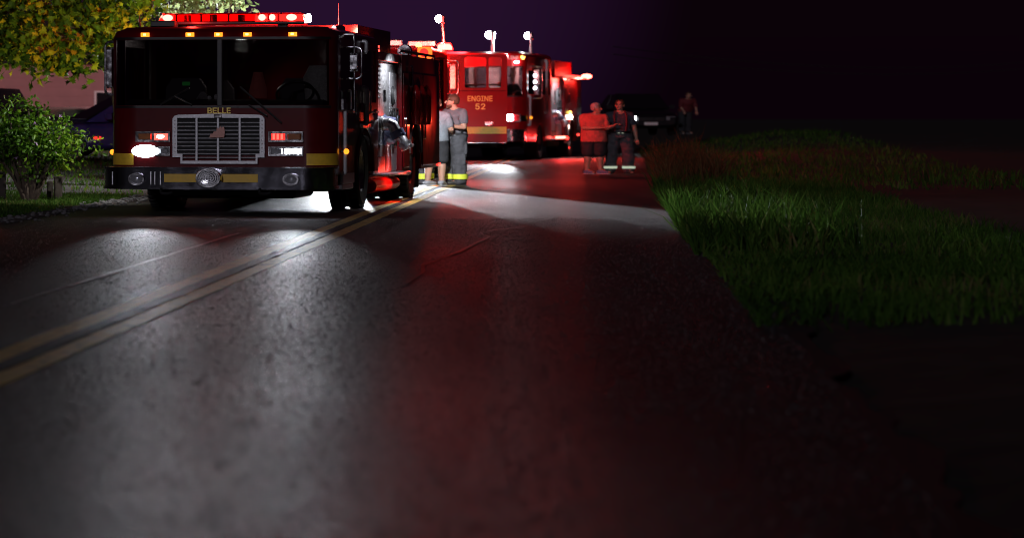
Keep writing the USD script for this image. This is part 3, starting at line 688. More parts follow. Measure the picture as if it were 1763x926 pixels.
part(e1, 'grab_rail', tube(bend([(W1, 2.0, fz(64)), (W1 + 0.045, 2.0, fz(64)), (W1 + 0.045, 2.0, fz(84)), (W1, 2.0, fz(84))], 0.03), 0.022, 9), 'brushed_steel')
for y in (0.98, 1.34, 2.42):
    part(e1, 'door_rail', tube(bend([(W1, y, fz(155)), (W1 + 0.03, y, fz(155)), (W1 + 0.03, y, fz(193)), (W1, y, fz(193))], 0.03), 0.013, 7), 'brushed_steel')
for y0, y1 in ((1.1, 1.6), (2.5, 3.05)):
    part(e1, 'door_latch', [cyl((W1 + 0.025, y0, fz(192.5)), (W1 + 0.025, y1, fz(192.5)), 0.012), cyl((W1 + 0.03, (y0 + y1) / 2, fz(198)), (W1 + 0.03, (y0 + y1) / 2, fz(187)), 0.016), box(W1, W1 + 0.03, (y0 + y1) / 2 - 0.06, (y0 + y1) / 2 + 0.06, fz(195), fz(190))], 'chrome')
part(e1, 'step_light', [box(W1 + 0.002, W1 + 0.05, 1.75, 2.35, fz(222), fz(213), 0.006)], 'satin_steel')
m_ = part(e1, 'side_marker', moved(trimesh.creation.icosphere(2, 0.03), (W1 + 0.06, 0.48, fz(261.5))), 'amber_glow')
part(m_, 'marker_stalk', cyl((W1 - 0.02, 0.48, fz(261.5)), (W1 + 0.05, 0.48, fz(261.5)), 0.016), 'black_trim')
m_ = part(e1, 'side_marker', moved(trimesh.creation.icosphere(2, 0.03), (-W1 - 0.035, 0.4, fz(263))), 'amber_glow')
for sx in (-1, 1):
    part(e1, 'arch_trim', tube([(sx * (W1 + 0.004), 2.15 + 0.65 * math.cos(a), 0.4 + 0.51 * math.sin(a)) for a in np.linspace(0.0, PI, 26)], 0.018, 6), 'red_paint')
part(e1, 'cab_step', [box(W1 - 0.4, W1, 0.6, 1.35, 0.24, 0.3, 0.01), box(W1 - 0.03, W1 + 0.006, 0.6, 1.4, 0.3, 0.42, 0.01)], 'tread_plate')
# things behind the windscreen
part(e1, 'dash_paper', hull([(fx(u), y, z) for u, y, z in ((322, 0.42, 1.212), (345, 0.42, 1.212), (335, 0.30, 1.29), (342, 0.3, 1.29), (324, 0.44, 1.21))]), 'paper')
part(e1, 'dash_paper', box(fx(346), fx(353), 0.3, 0.33, 1.205, 1.245, 0.01), 'paper')
part(e1, 'dash_paper', box(fx(358), fx(366), 0.3, 0.33, 1.205, 1.26, 0.01), 'paper')
part(e1, 'screen', box(fx(290), fx(304), 0.62, 0.64, 1.36, 1.40, 0.005), 'green_glow')
part(e1, 'cab_pillar', [box(-W1 + 0.05, -W1 + 0.13, 1.42, 1.55, 1.1, 1.86), box(-0.62, -0.5, 2.9, 3.1, 0.8, 1.86)], 'interior')
part(e1, 'glove', hull([(fx(430) + 0.07 * math.cos(a) * (1.4 if z < 1.4 else 0.7), 0.5 + 0.05 * math.sin(a), z) for a in np.linspace(0, 2 * PI, 9) for z in (1.22, 1.3, 1.42, 1.5)]), 'coral_shirt')
part(e1, 'jacket', hull([(fx(530) + 0.2 * math.cos(a) * k, 1.1 + 0.12 * math.sin(a), z) for a in np.linspace(0, 2 * PI, 11) for z, k in ((1.18, 1.0), (1.45, 1.15), (1.58, 0.8))]), 'hose_cloth')
# pump panel and rear body
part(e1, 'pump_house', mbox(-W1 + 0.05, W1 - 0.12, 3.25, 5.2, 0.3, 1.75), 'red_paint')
pump_panel(e1, W1 - 0.07, 3.32, 5.18, 0.36, 1.66)
part(e1, 'pump_roof', box(-W1 + 0.02, W1 - 0.02, 3.27, 5.19, 1.68, 1.785, 0.01), 'satin_steel')
part(e1, 'step_board', box(W1 - 0.12, W1 + 0.12, 3.3, 5.19, 0.335, 0.36, 0.006), 'tread_plate')
part(e1, 'fuel_tank', hull([(W1 - 0.22 + 0.16 * math.cos(a), y, 0.215 + 0.095 * math.sin(a)) for a in np.linspace(0, 2 * PI, 17) for y in (3.5, 5.5)]), 'bright_red_paint')
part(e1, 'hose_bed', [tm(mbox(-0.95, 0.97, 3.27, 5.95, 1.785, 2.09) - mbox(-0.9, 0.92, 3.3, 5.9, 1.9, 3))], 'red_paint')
m_ = part(e1, 'warning_lamp', hull([(0.985 + dx, y, z) for dx in (0, 0.12) for y, z in ((3.55, 1.79), (4.15, 1.79), (3.62, 1.87), (4.08, 1.87))]), 'red_glow')
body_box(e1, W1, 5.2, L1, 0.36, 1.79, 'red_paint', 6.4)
part(e1, 'rear_flood', lathe([(0, 0.0), (0.09, 0.0), (0.1, 0.09), (0.04, 0.16), (0, 0.17)], 'y').apply_translation((0.80, L1 - 0.35, 1.90)), 'chrome')
m_ = part(e1, 'rear_beacon', box(0.99, 1.17, L1 - 0.45, L1 - 0.28, 1.80, 1.96, 0.02), 'orange_glow')
part(m_, 'beacon_frame', lathe([(0, -0.02), (0.05, -0.02), (0.06, 0.0), (0, 0.0)], 'y').apply_translation((1.08, L1 - 0.455, 1.88)), 'red_dim')
m_ = part(e1, 'rear_marker', moved(trimesh.creation.icosphere(1, 0.022), (W1 + 0.01, L1 - 0.03, 0.39)), 'red_glow')
part(e1, 'tail_step', box(-W1 + 0.05, W1 - 0.03, L1, L1 + 0.28, 0.36, 0.44, 0.01), 'tread_plate')
for sx in (-1, 1):
    part(e1, 'tail_lamp', box(sx * 0.95 - 0.09, sx * 0.95 + 0.09, L1 + 0.002, L1 + 0.03, 1.68, 1.78, 0.01), 'red_glow')
    part(e1, 'tail_lamp', box(sx * 0.95 - 0.09, sx * 0.95 + 0.09, L1 + 0.002, L1 + 0.03, 0.85, 1.05, 0.01), 'red_glow')
for k in range(3):                                               # tools and bottles clipped to the side, catching the red light
    y = 5.9 + 0.5 * k
    part(e1, 'air_bottle', lathe([(0, 0.0), (0.055, 0.01), (0.065, 0.05), (0.065, 0.40), (0.045, 0.46), (0.02, 0.5), (0, 0.51)], 'z', 18).apply_translation((W1 + 0.08, y, 0.92)), 'red_lens')
chassis(e1, W1, L1, 2.15, 6.4)
part(e1, 'mud_flap', [box(sx * 1.0 - 0.18, sx * 1.0 + 0.18, 7.05, 7.07, 0.12, 0.5) for sx in (-1, 1)], 'rubber')
A1 = lambda p: world(LOC1, RZ1, p)
for x, pw in ((-0.79, 1.0), (0.80, 0.8)):
    spot(e1 + '/headlight_beam', (x, -0.09, ZL), (x + (2.3 if x < 0 else 1.75), -0.09 - 10, ZL - 10 * math.tan(math.radians(4.3))), (0.86, 0.93, 1.0), HEADLIGHT * pw, 5.0, 0.03, 1.0)
part(e1, 'headlight_dome', moved(trimesh.creation.icosphere(3, 1.0), (fx(248), -0.02, ZL), s=(0.15, 0.05, 0.07)), 'dome_glow')
for x in (0.33, 0.62):
    spot(e1 + '/light_bar_light', (x, 0.92, 2.08), (x, 0, 2.2), (1.0, 0.03, 0.02), REDBAR, None, 0.05)
spot(e1 + '/light_bar_light', (-0.4, 0.45, 2.12), (0, 0, 2.2), (1.0, 0.03, 0.02), REDBAR * 0.09, None, 0.05)
spot(e1 + '/panel_light', (W1 + 0.40, 4.45, 1.74), (W1 - 0.1, 4.4, 1.0), (0.93, 0.95, 1.0), PANEL, 65, 0.03, 0.8)
spot(e1 + '/tank_light', (W1 + 0.35, 4.7, 0.36), (W1 - 0.06, 4.5, 0.2), (1.0, 0.04, 0.02), PANEL * 0.4, 50, 0.03, 1.0)
part(e1, 'underbody_tank', [box(-0.82, 0.6, 1.2, 2.4, 0.13, 0.5, 0.03), box(-0.95, 0.98, 3.5, 5.1, 0.15, 0.5, 0.03), box(-0.9, 0.9, 5.3, 5.7, 0.2, 0.5, 0.03)], 'underside')
spot(e1 + '/cab_light', (-0.3, 2.7, 1.84), (0.2, 2.2, 1.2), (1.0, 0.85, 0.8), CABIN1, 85, 0.08, 0.6)
spot(e1 + '/side_red_light', (W1 + 0.45, 8.5, 0.95), (W1, 7.6, 1.2), (1.0, 0.05, 0.02), PANEL * 0.35, 60, 0.04, 1.0)
spot(e1 + '/rear_flood_light', (0.9, L1 + 0.45, 1.9), (0.62, L1 + 4.8, 0.55), (0.92, 0.96, 1.0), REARFLOOD, 15, 0.04, 0.8)
spot(e1 + '/tail_light', (0.95, L1 + 0.12, 1.74), (0.45, L1 + 11, 1.22), (1.0, 0.03, 0.02), TAILRED, 10, 0.05, 1.0)
sl_ = part(e1, 'scene_lamp', box(-W1 - 0.06, -W1 + 0.0, 2.55, 2.85, 1.66, 1.78, 0.01), 'chrome')
part(sl_, 'lamp_glass', box(-W1 - 0.066, -W1 - 0.061, 2.57, 2.83, 1.67, 1.77, 0.002), 'headlight_dim')
spot(e1 + '/scene_light', (-W1 - 0.16, 2.7, 1.72), (-W1 - 2.6, 13.5, 2.75), (1.0, 0.86, 0.62), SCENE1, 30, 0.05, 0.8)
spot(e1 + '/scene_light', (-W1 - 0.16, 2.7, 1.70), (-W1 - 2.0, 3.6, 0.7), (1.0, 0.97, 0.9), SCENE1 * 0.09, 60, 0.05, 0.8)
spot(e1 + '/alley_beam', (0.95, 0.75, 2.08), (4.0, 0.5, 2.0), (0.92, 0.96, 1.0), ALLEY, 60, 0.03, 0.8)

# ======================= the second engine, its driver's door open =======================
W2, L2 = 1.22, 7.6
LOC2, RZ2 = (0.48, 49.7, 0.0), -math.atan(0.03)
e2 = thing('fire_engine', 'red fire engine behind the nearest one, its open door lettered ENGINE 52', 'fire engine', LOC2, RZ2, 'fire engines parked on the road')
cab(e2, W2, 3.1, 0.42, 2.2, (1.2, 2.02), 'bright_red_paint', open_door=True)
bumper(e2, W2, -0.34, 0.30, 0.52)
body_box(e2, W2, 4.8, L2, 0.38, 1.95, 'bright_red_paint', 6.0)
part(e2, 'pump_house', mbox(-W2 + 0.05, W2 - 0.12, 3.1, 4.8, 0.3, 1.9), 'bright_red_paint')
pump_panel(e2, W2 - 0.07, 3.15, 4.78, 0.4, 1.82)
chassis(e2, W2, L2, 2.15, 6.0)
u_mirror(e2, W2 - 0.02, 0.25, 1.42, 2.0, 0.2)
part(e2, 'grab_rail', tube(bend([(W2, 0.30, 1.3), (W2 + 0.05, 0.30, 1.3), (W2 + 0.05, 0.3, 1.95), (W2, 0.3, 1.95)], 0.03), 0.02, 8), 'chrome')
part(e2, 'roof_rail', tube(bend([(-0.4, 0.3, 2.225), (0.6, 0.3, 2.225), (1.0, 0.3, 2.2), (1.16, 0.3, 2.09)], 0.2, 8), 0.018, 8), 'chrome')
part(e2, 'roof_box', box(-0.2, 0.42, 1.6, 2.4, 2.28, 2.40, 0.02), 'satin_steel')
part(e2, 'roof_box', box(0.52, 1.02, 1.6, 2.4, 2.27, 2.38, 0.02), 'satin_steel')
part(e2, 'roof_box_legs', [box(x - 0.02, x + 0.02, 1.7, 2.3, 2.19, 2.3) for x in (-0.1, 0.3, 0.6, 0.95)], 'satin_steel')
m_ = part(e2, 'beacon', lathe([(0, 0.13), (0.1, 0.125), (0.14, 0.1), (0.15, 0.0), (0, 0.0)], 'z', 26).apply_translation((1.17, 0.75, 2.19)), 'red_cover')
part(m_, 'bulb', lathe([(0, 0.105), (0.09, 0.1), (0.125, 0.06), (0.125, 0.01), (0, 0.01)], 'z', 20).apply_translation((1.17, 0.75, 2.19)), 'red_core')
part(e2, 'amber_lamp', moved(trimesh.creation.icosphere(2, 0.05), (0.72, 0.6, 2.26), s=(1, 1, 1)), 'amber_core')
mp = mast(e2, 1.17, 1.2, 2.05, 2.70, -0.04, 0.8)
# the open door, hinged at the front, its outer face towards the camera
DX0, DX1, DZ0, DZ1, DY = 1.24, 2.24, 0.60, 2.11, 0.36
pan = mbox(DX0, DX1, DY, DY + 0.07, DZ0, DZ1)
win = [(DX0 + 0.27, DX0 + 0.645, 1.53, 2.06), (DX0 + 0.68, DX0 + 0.90, 1.53, 2.06)]
for a, b, c, d in win:
    pan -= Manifold.hull(mbox(a + 0.03, b - 0.03, DY - 1, DY + 1, c, d) + mbox(a, b, DY - 1, DY + 1, c + 0.02, d - 0.03))
dr = part(e2, 'door', pan, 'bright_red_paint', label='open red cab door lettered ENGINE 52 with a yellow stripe')
for a, b, c, d in win:
    part(dr, 'door_window', box(a - 0.005, b + 0.005, DY + 0.03, DY + 0.036, c - 0.005, d + 0.005, 0.001), 'window_glass')
part(dr, 'door_bar', [cyl((DX0 + 0.28, DY + 0.09, 1.59), (DX0 + 0.88, DY + 0.09, 1.59), 0.012), moved(trimesh.creation.icosphere(2, 0.045), (DX0 + 0.88, DY + 0.09, 1.6))], 'black_trim')
part(dr, 'lettering', letters('ENGINE', 0.088, 0.43, DX0 + 0.535, DY - 0.001, 1.305), 'gold_leaf', smooth=False)
part(dr, 'lettering', letters('52', 0.095, 0.17, DX0 + 0.54, DY - 0.001, 1.165), 'gold_leaf', smooth=False)
part(dr, 'door_stripe', prism([(DX0 + 0.02, 0.745), (DX0 + 0.30, 0.745), (DX0 + 0.275, 0.86), (DX0 + 0.02, 0.86)], DY - 0.005, DY + 0.002), 'orange_stripe')
part(dr, 'door_stripe', prism([(DX0 + 0.305, 0.745), (DX1 - 0.01, 0.745), (DX1 - 0.01, 0.865), (DX0 + 0.28, 0.86)], DY - 0.005, DY + 0.002), 'yellow_stripe')
part(dr, 'door_handle', [box(DX0 + 0.61, DX0 + 0.76, DY - 0.012, DY + 0.01, 0.885, 0.955, 0.005), box(DX0 + 0.70, DX0 + 0.75, DY - 0.03, DY - 0.01, 0.89, 0.95, 0.006)], 'chrome')
part(dr, 'door_sill_trim', box(DX0 + 0.01, DX1, DY - 0.012, DY + 0.08, DZ0 - 0.02, DZ0 - 0.002, 0.004), 'chrome')
part(dr, 'door_belt_line', box(DX0 + 0.15, DX1 - 0.02, DY - 0.01, DY + 0.01, 1.475, 1.49, 0.003), 'red_paint')
spot(e2 + '/beacon_light', (1.17, 0.55, 2.42), (1, 0, 2.2), (1.0, 0.03, 0.02), BEACON, None, 0.06)
spot(e2 + '/mast_light', mp, (-5.0, -7.2, 2.75), (0.92, 0.97, 1.0), FLOOD, 24, 0.06, 1.0)

for x in (-0.82, 0.82):
    hb = part(e2, 'headlight_bezel', lamp_frame(x - 0.22, x + 0.22, 0.60, 0.76, 0.0, 0.035, 0.02), 'chrome')
    part(hb, 'headlight', box(x - 0.12, x + 0.12, -0.03, -0.005, 0.63, 0.73, 0.01), 'headlight_glow' if x < 0 else 'clear_lens')
spot(e2 + '/headlight_beam', (-0.55, -0.12, 0.68), (1.6, -14.7, 0.0), (0.88, 0.93, 1.0), HEAD2, 11.5, 0.10, 0.9)
spot(e2 + '/scene_light', (-W2 - 0.2, 2.4, 1.95), (-7.5, 28, 2.0), (1.0, 0.42, 0.42), SCENE2, 40, 0.06, 0.8)
sl_ = part(e2, 'scene_lamp', box(-W2 - 0.06, -W2, 2.25, 2.55, 1.88, 2.0, 0.01), 'chrome')

# ======================= the third engine, tall cab =======================
W3, L3 = 1.2, 8.2
LOC3, RZ3 = (3.08, 70.2, 0.0), -math.atan(0.25)
e3 = thing('fire_engine', 'tall-cabbed red fire engine farthest back, with silver pump panel and wide tail of red lights', 'fire engine', LOC3, RZ3, 'fire engines parked on the road')
cab(e3, W3, 3.7, 0.45, 2.62, (1.56, 2.24), 'bright_red_paint', arch=(2.15, 0.64, 0.5))
bumper(e3, W3, -0.34, 0.47, 0.75, 'chrome')
body_box(e3, W3, 5.5, L3, 0.42, 2.05, 'red_paint', 6.7)
part(e3, 'pump_house', mbox(-W3 + 0.05, W3 - 0.12, 3.7, 5.5, 0.3, 2.0), 'red_paint')
pump_panel(e3, W3 - 0.07, 3.75, 5.48, 0.55, 2.05)
part(e3, 'step_board', box(W3 - 0.12, W3 + 0.1, 3.7, 5.5, 0.47, 0.5, 0.006), 'tread_plate')
part(e3, 'hose_bed', mbox(-1.0, 1.05, 5.0, 7.6, 2.06, 2.5), 'bright_red_paint')
chassis(e3, W3, L3, 2.15, 6.7)
light_bar(e3, -0.78, 0.22, 0.2, 2.36, [(0, 0.33, 'lit'), (0.335, 0.66, 'half'), (0.665, 1, 'half')], h=0.12)
part(e3, 'front_lettering', letters('LINE', 0.075, 0.27, 0.92, -0.003, 2.44, 0.006), 'print_white', smooth=False)
part(e3, 'front_emblem', prism([(1.12, 2.44), (1.17, 2.43), (1.2, 2.5), (1.15, 2.49), (1.14, 2.53), (1.1, 2.5)][::-1], -0.002 - 0.01, 0.05), 'amber_core')
part(e3, 'brow_lamp', [box(x - 0.05, x + 0.05, -0.03, 0.04, z - 0.02, z + 0.02, 0.01) for x, z in ((0.72, 2.53), (1.0, 2.36))], 'flood_glow')
part(e3, 'grab_rail', tube(bend([(W3, 0.45, 1.55), (W3 + 0.05, 0.45, 1.55), (W3 + 0.05, 0.45, 0.85), (W3, 0.45, 0.85)], 0.03), 0.034, 9), 'brushed_steel')
part(e3, 'grab_rail', tube(bend([(W3, 2.7, 2.45), (W3 + 0.05, 2.7, 2.45), (W3 + 0.05, 2.7, 1.16), (W3, 2.7, 1.16)], 0.03), 0.036, 9), 'brushed_steel')
u_mirror(e3, W3, 0.9, 1.5, 2.27, 0.26)
part(e3, 'mirror_lamp', [moved(trimesh.creation.icosphere(1, 0.045), (W3 + 0.1, 0.85, z)) for z in (1.75, 1.9, 2.05)], 'headlight_dim')
m_ = part(e3, 'side_marker', moved(trimesh.creation.icosphere(2, 0.035), (W3 + 0.08, 0.4, 1.03)), 'amber_glow')
hb = part(e3, 'headlight_bezel', [lamp_frame(0.62, 1.1, 0.93, 1.12, 0.0, 0.04, 0.02)], 'chrome')
part(hb, 'headlight', box(0.74, 0.92, -0.045, -0.01, 0.96, 1.10, 0.02), 'headlight_glow')
hb = part(e3, 'headlight_bezel', [lamp_frame(-1.1, -0.62, 0.93, 1.12, 0.0, 0.04, 0.02)], 'chrome')
part(hb, 'headlight', box(-0.92, -0.74, -0.045, -0.01, 0.96, 1.10, 0.02), 'headlight_dim')
ringb = slab(plan(W3, 0, 3.3, inset=-0.004), 0.94, 1.08) - slab(plan(W3, 0, 3.3, inset=0.01), 0, 5)
part(e3, 'corner_stripe', ringb ^ mbox(1.0, 9, 0.06, 0.34, 0, 5), 'black_trim', smooth=40)
part(e3, 'wiper', tube([(0.9, -0.02, 1.62), (1.05, -0.02, 1.68), (1.12, -0.02, 1.64)], 0.012, 6), 'black_trim')
for y, z, r_, m in ((6.2, 1.05, 0.06, 'red_core'), (5.7, 0.50, 0.045, 'red_glow'), (6.2, 1.17, 0.04, 'amber_core')):
    part(e3, 'warning_lamp', moved(trimesh.creation.icosphere(2, r_), (W3 + 0.05, y, z)), m)
part(e3, 'step_lamp', [box(W3 + 0.06, W3 + 0.13, 3.9 + 0.45 * k, 4.15 + 0.45 * k, 0.50, 0.56, 0.01) for k in range(3)], 'red_hot')
part(e3, 'step_lamp', [moved(trimesh.creation.icosphere(1, 0.03), (W3 + 0.03, y, 0.58)) for y in (1.25, 7.6)], 'red_glow')
part(e3, 'rail_lamp', [box(W3 + 0.0, W3 + 0.1, 5.6 + 0.72 * k, 6.05 + 0.72 * k, 2.09, 2.14, 0.01) for k in range(3)], 'red_glow')
part(e3, 'rear_warning_lamp', moved(trimesh.creation.icosphere(2, 0.5), (W3 + 0.2, L3 - 0.3, 2.13), s=(0.3, 0.2, 0.14)), 'red_hot')
part(e3, 'rail_bracket', tube([(W3, 5.55, 2.07), (W3 + 0.06, 6.7, 2.07), (W3 + 0.2, L3 - 0.25, 2.07)], 0.03, 6), 'red_paint')
mq = [mast(e3, 0.27, 0.7, 2.6, 2.98, 0.0, 1.1, 'brushed_steel'), mast(e3, 1.05, 1.6, 2.55, 2.98, 0.0, 1.0, 'brushed_steel')]
part(e3, 'mast_base', lathe([(0, 0.03), (0.12, 0.02), (0.15, 0), (0, 0)], 'z').apply_translation((1.03, 1.6, 2.60)), 'chrome')
for a in mq:
    spot(e3 + '/mast_light', a, (a[0] - 4, a[1] - 2.5, a[2] - 1.2), (0.9, 0.95, 1.0), FLOOD * 0.3, 40, 0.06, 0.6)
spot(e3 + '/headlight_beam', (0.83, -0.12, 1.03), (0.2, -11, 0.0), (0.88, 0.94, 1.0), HEAD3, 6.5, 0.05, 1.0)
spot(e3 + '/headlight_beam', (0.83, -0.14, 1.0), (2.2, -14, 0.0), (0.88, 0.94, 1.0), HEAD3 * 0.6, 6.5, 0.05, 1.0)
spot(e3 + '/light_bar_light', (-0.4, -0.2, 2.42), (0, -5, 2.2), (1.0, 0.03, 0.02), BEACON * 0.5, None, 0.05)
spot(e3 + '/side_red_light', (W3 + 0.3, 6.2, 1.05), (W3 + 6, -3.0, 0.8), (1.0, 0.05, 0.03), SIDERED * 1.6, 32, 0.05, 0.8)
spot(e3 + '/step_red_light', (W3 + 0.3, 3.6, 0.52), (W3 + 3.0, -3.0, 0.0), (1.0, 0.03, 0.03), SIDERED * 0.6, 35, 0.05, 0.8)
spot(e3 + '/panel_light', (W3 + 0.4, 4.6, 2.02), (W3 - 0.1, 4.6, 1.2), (0.95, 0.95, 1.0), PANEL3, 65, 0.03, 0.8)
spot(e3 + '/rear_red_light', (W3 + 0.35, L3 - 0.5, 2.1), (W3 + 2, -4.0, 1.0), (1.0, 0.03, 0.02), BEACON * 0.4, 85, 0.05, 0.8)
part(e3, 'cab_lining', [box(-W3 + 0.1, W3 - 0.1, 2.6, 2.63, 1.0, 2.45, 0.005)], 'hose_cloth')
part(e3, 'cab_locker', [box(x, x + 0.3, 2.4, 2.59, z, z + 0.35, 0.02) for x in (-1.0, -0.5, 0.1, 0.6) for z in (1.7, 2.06)], 'seat_cloth')
spot(e3 + '/cab_light', (0.0, 1.5, 2.45), (0, 2.2, 1.7), (1.0, 0.45, 0.48), CABIN3, 80, 0.05, 0.8)
# ---------------------------------------------------------------- road and ground
def road_mid(Y): return 0.0888 * Y - 2.44
def left_edge(Y): return road_mid(Y) - 3.35
def right_edge(Y): return road_mid(Y) + 3.4
def ragged(Y, seed): return 0.16 * (meshkit.fbm(np.array([[Y * 0.9, seed, 0.3]]), 4, seed)[0] - 0.5) + 0.12 * (meshkit.noise(np.array([[Y * 3.1, seed, 0.1]]), seed)[0] - 0.5)

def strip(fl, fr_, ys, z, nx=2):
    V, F = [], []
    for y in ys:
        a, b = fl(y), fr_(y)
        for k in range(nx):
            x = a + (b - a) * k / (nx - 1)
            V.append((x, y, z(x, y) if callable(z) else z))
    for i in range(len(ys) - 1):
        for k in range(nx - 1):
            a = i * nx + k
            F += [[a, a + 1, a + nx + 1], [a, a + nx + 1, a + nx]]
    return trimesh.Trimesh(V, F, process=False)

def bank(x, y):
    """height of the ground beside the road"""
    r = x - right_edge(y)
    l = left_edge(y) - x
    far = np.clip((y - 55) / 30, 0, 1)
    h = 0.05 * np.clip(r / 0.5, 0, 1) + far * 0.55 * np.clip((r - 0.5) / 4.0, 0, 1) + 0.04 * np.clip(l / 0.6, 0, 1) + 0.28 * np.clip((l - 1.2) / 4.5, 0, 1)
    return h - 0.035

gx = np.concatenate([np.linspace(-900, -40, 16), np.linspace(-30, 40, 141), np.linspace(50, 900, 16)])
gy = np.concatenate([np.linspace(-60, 4, 12), np.linspace(5, 120, 150), np.linspace(130, 1500, 24)])
GX, GY = np.meshgrid(gx, gy)
inside = (GX > left_edge(GY) - 0.1) & (GX < right_edge(GY) + 0.1)
GZ = np.where(inside, -0.05, bank(GX, GY) + 0.03 * (meshkit.noise(np.stack([GX * 0.8, GY * 0.8, GX * 0], -1), 3) - 0.5))
n0, n1 = GX.shape
idx = np.arange(n0 * n1).reshape(n0, n1)
q = np.stack([idx[:-1, :-1], idx[:-1, 1:], idx[1:, 1:], idx[1:, :-1]], -1).reshape(-1, 4)
solo('ground', (np.stack([GX.ravel(), GY.ravel(), GZ.ravel()], 1), q), 'soil', kind='structure', smooth=True)
ys = np.concatenate([np.arange(-30, 100, 0.25), np.arange(100, 700, 6.0)])
road = strip(lambda y: left_edge(y) + ragged(y, 5), lambda y: right_edge(y) + ragged(y, 9), ys, lambda x, y: 0.0)
solo('road', road, 'asphalt', kind='structure', smooth=False)
ysl = np.arange(4, 75, 0.12)
for a, nm in ((-0.115, 2), (0.115, 3)):
    m = strip(lambda y: road_mid(y) + a - 0.062 + 0.012 * (meshkit.noise(np.array([[y * 3, a, 0]]), nm)[0] - 0.5), lambda y: road_mid(y) + a + 0.062 + 0.012 * (meshkit.noise(np.array([[y * 3, a, 9]]), nm)[0] - 0.5), ysl, 0.004)
    solo('centre_line', m, 'worn_yellow', kind='structure', smooth=False)
ysc = np.arange(9, 34, 0.05)
def wob(y, s): return 0.03 * (meshkit.fbm(np.array([[y * 1.7, s, 0.2]]), 4, s)[0] - 0.5)
def thick(y, s): return 0.004 + 0.018 * meshkit.fbm(np.array([[y * 3.5, s, 0.2]]), 4, s + 30)[0]
for off, s in ((0.0, 1), (-0.035, 2), (0.028, 4)):
    m = strip(lambda y: road_mid(y) + off + wob(y, s) - thick(y, s), lambda y: road_mid(y) + off + wob(y, s) + thick(y, s), ysc, 0.008)
    solo('road_crack', m, 'crack_tar', kind='structure', smooth=False)
m = strip(lambda y: 0.0888 * y - 3.215 + wob(y, 7) - 0.022, lambda y: 0.0888 * y - 3.215 + wob(y, 7) + 0.022, np.arange(15.5, 25.5, 0.06), 0.004)
solo('old_paint_line', m, 'worn_white', kind='structure', smooth=False)
for (x0, y0), (x1, y1), s in (((0.2, 17.5), (2.1, 30.5), 11), ((-3.1, 23.6), (-0.9, 25.2), 12), ((1.2, 24.0), (2.6, 25.4), 13), ((2.4, 44.0), (4.9, 46.5), 14), ((-1.0, 19.6), (1.3, 21.0), 16)):
    tt = np.linspace(0, 1, 60)
    cx = x0 + (x1 - x0) * tt + 0.5 * (meshkit.fbm(np.stack([tt * 5, tt * 0 + s, tt * 0], 1), 4, s) - 0.5)
    cy = y0 + (y1 - y0) * tt + 0.5 * (meshkit.fbm(np.stack([tt * 5, tt * 0 + s, tt * 0 + 3], 1), 4, s) - 0.5)
    wd_ = 0.006 + 0.014 * meshkit.noise(np.stack([tt * 12, tt * 0 + s, tt * 0], 1), s)
    dx, dy = np.gradient(cx), np.gradient(cy); ln = np.hypot(dx, dy)
    A = np.stack([cx - dy / ln * wd_, cy + dx / ln * wd_, 0 * cx + 0.0085], 1); B = np.stack([cx + dy / ln * wd_, cy - dx / ln * wd_, 0 * cx + 0.0085], 1)
    V = np.empty((120, 3)); V[0::2] = A; V[1::2] = B
    solo('road_crack', (V, np.array([[2 * i, 2 * i + 1, 2 * i + 3, 2 * i + 2] for i in range(59)])), 'crack_tar', kind='structure', smooth=False)
# gravel shoulder on the left, loose stones on it
m = strip(lambda y: left_edge(y) - 0.35 + ragged(y, 15), lambda y: left_edge(y) + 0.06 + ragged(y, 5), np.arange(8, 60, 0.25), lambda x, y: 0.006)
solo('gravel_shoulder', m, 'gravel', kind='structure', smooth=False)
st = []
for k in range(240):
    y = rng.uniform(27, 38)
    x = left_edge(y) - 0.05 + rng.normal(0, 0.16)
    s = rng.uniform(0.008, 0.03)
    st.append(moved(trimesh.creation.icosphere(0, 1.0), (x, y, 0.008 + s * 0.3), rng.uniform(0, 6), (s, s * 1.3, s * 0.6)))
solo('loose_stones', st, 'stone_grey', label='scattered pale loose stones along the left road edge', category='stones', kind='stuff', smooth=False)

rg = np.random.default_rng(77)
n = 70000
py = 3.2 + 26 * rg.random(n)
px = left_edge(py) + 0.1 + (right_edge(py) - left_edge(py) - 0.2) * rg.random(n)
ps = rg.uniform(0.0025, 0.006, n)
oct_v = np.array([(1, 0, 0), (-1, 0, 0), (0, 1, 0), (0, -1, 0), (0, 0, 1.0), (0, 0, -1)])
oct_f = np.array([[0, 2, 4], [2, 1, 4], [1, 3, 4], [3, 0, 4]])
an = rg.uniform(0, 2 * PI, n)
jit = 1 + 0.5 * (rg.random((n, 6, 3)) - 0.5)
V = oct_v[None] * jit * ps[:, None, None]
V = np.stack([V[..., 0] * np.cos(an)[:, None] - V[..., 1] * np.sin(an)[:, None] + px[:, None], V[..., 0] * np.sin(an)[:, None] + V[..., 1] * np.cos(an)[:, None] + py[:, None], V[..., 2] * 0.8], -1)
F = oct_f[None] + (np.arange(n) * 6)[:, None, None]
solo('road_grit', trimesh.Trimesh(V.reshape(-1, 3), F.reshape(-1, 3), process=False), 'grit', label='coarse stones standing proud of the asphalt in the foreground', category='grit', kind='stuff', smooth=False)

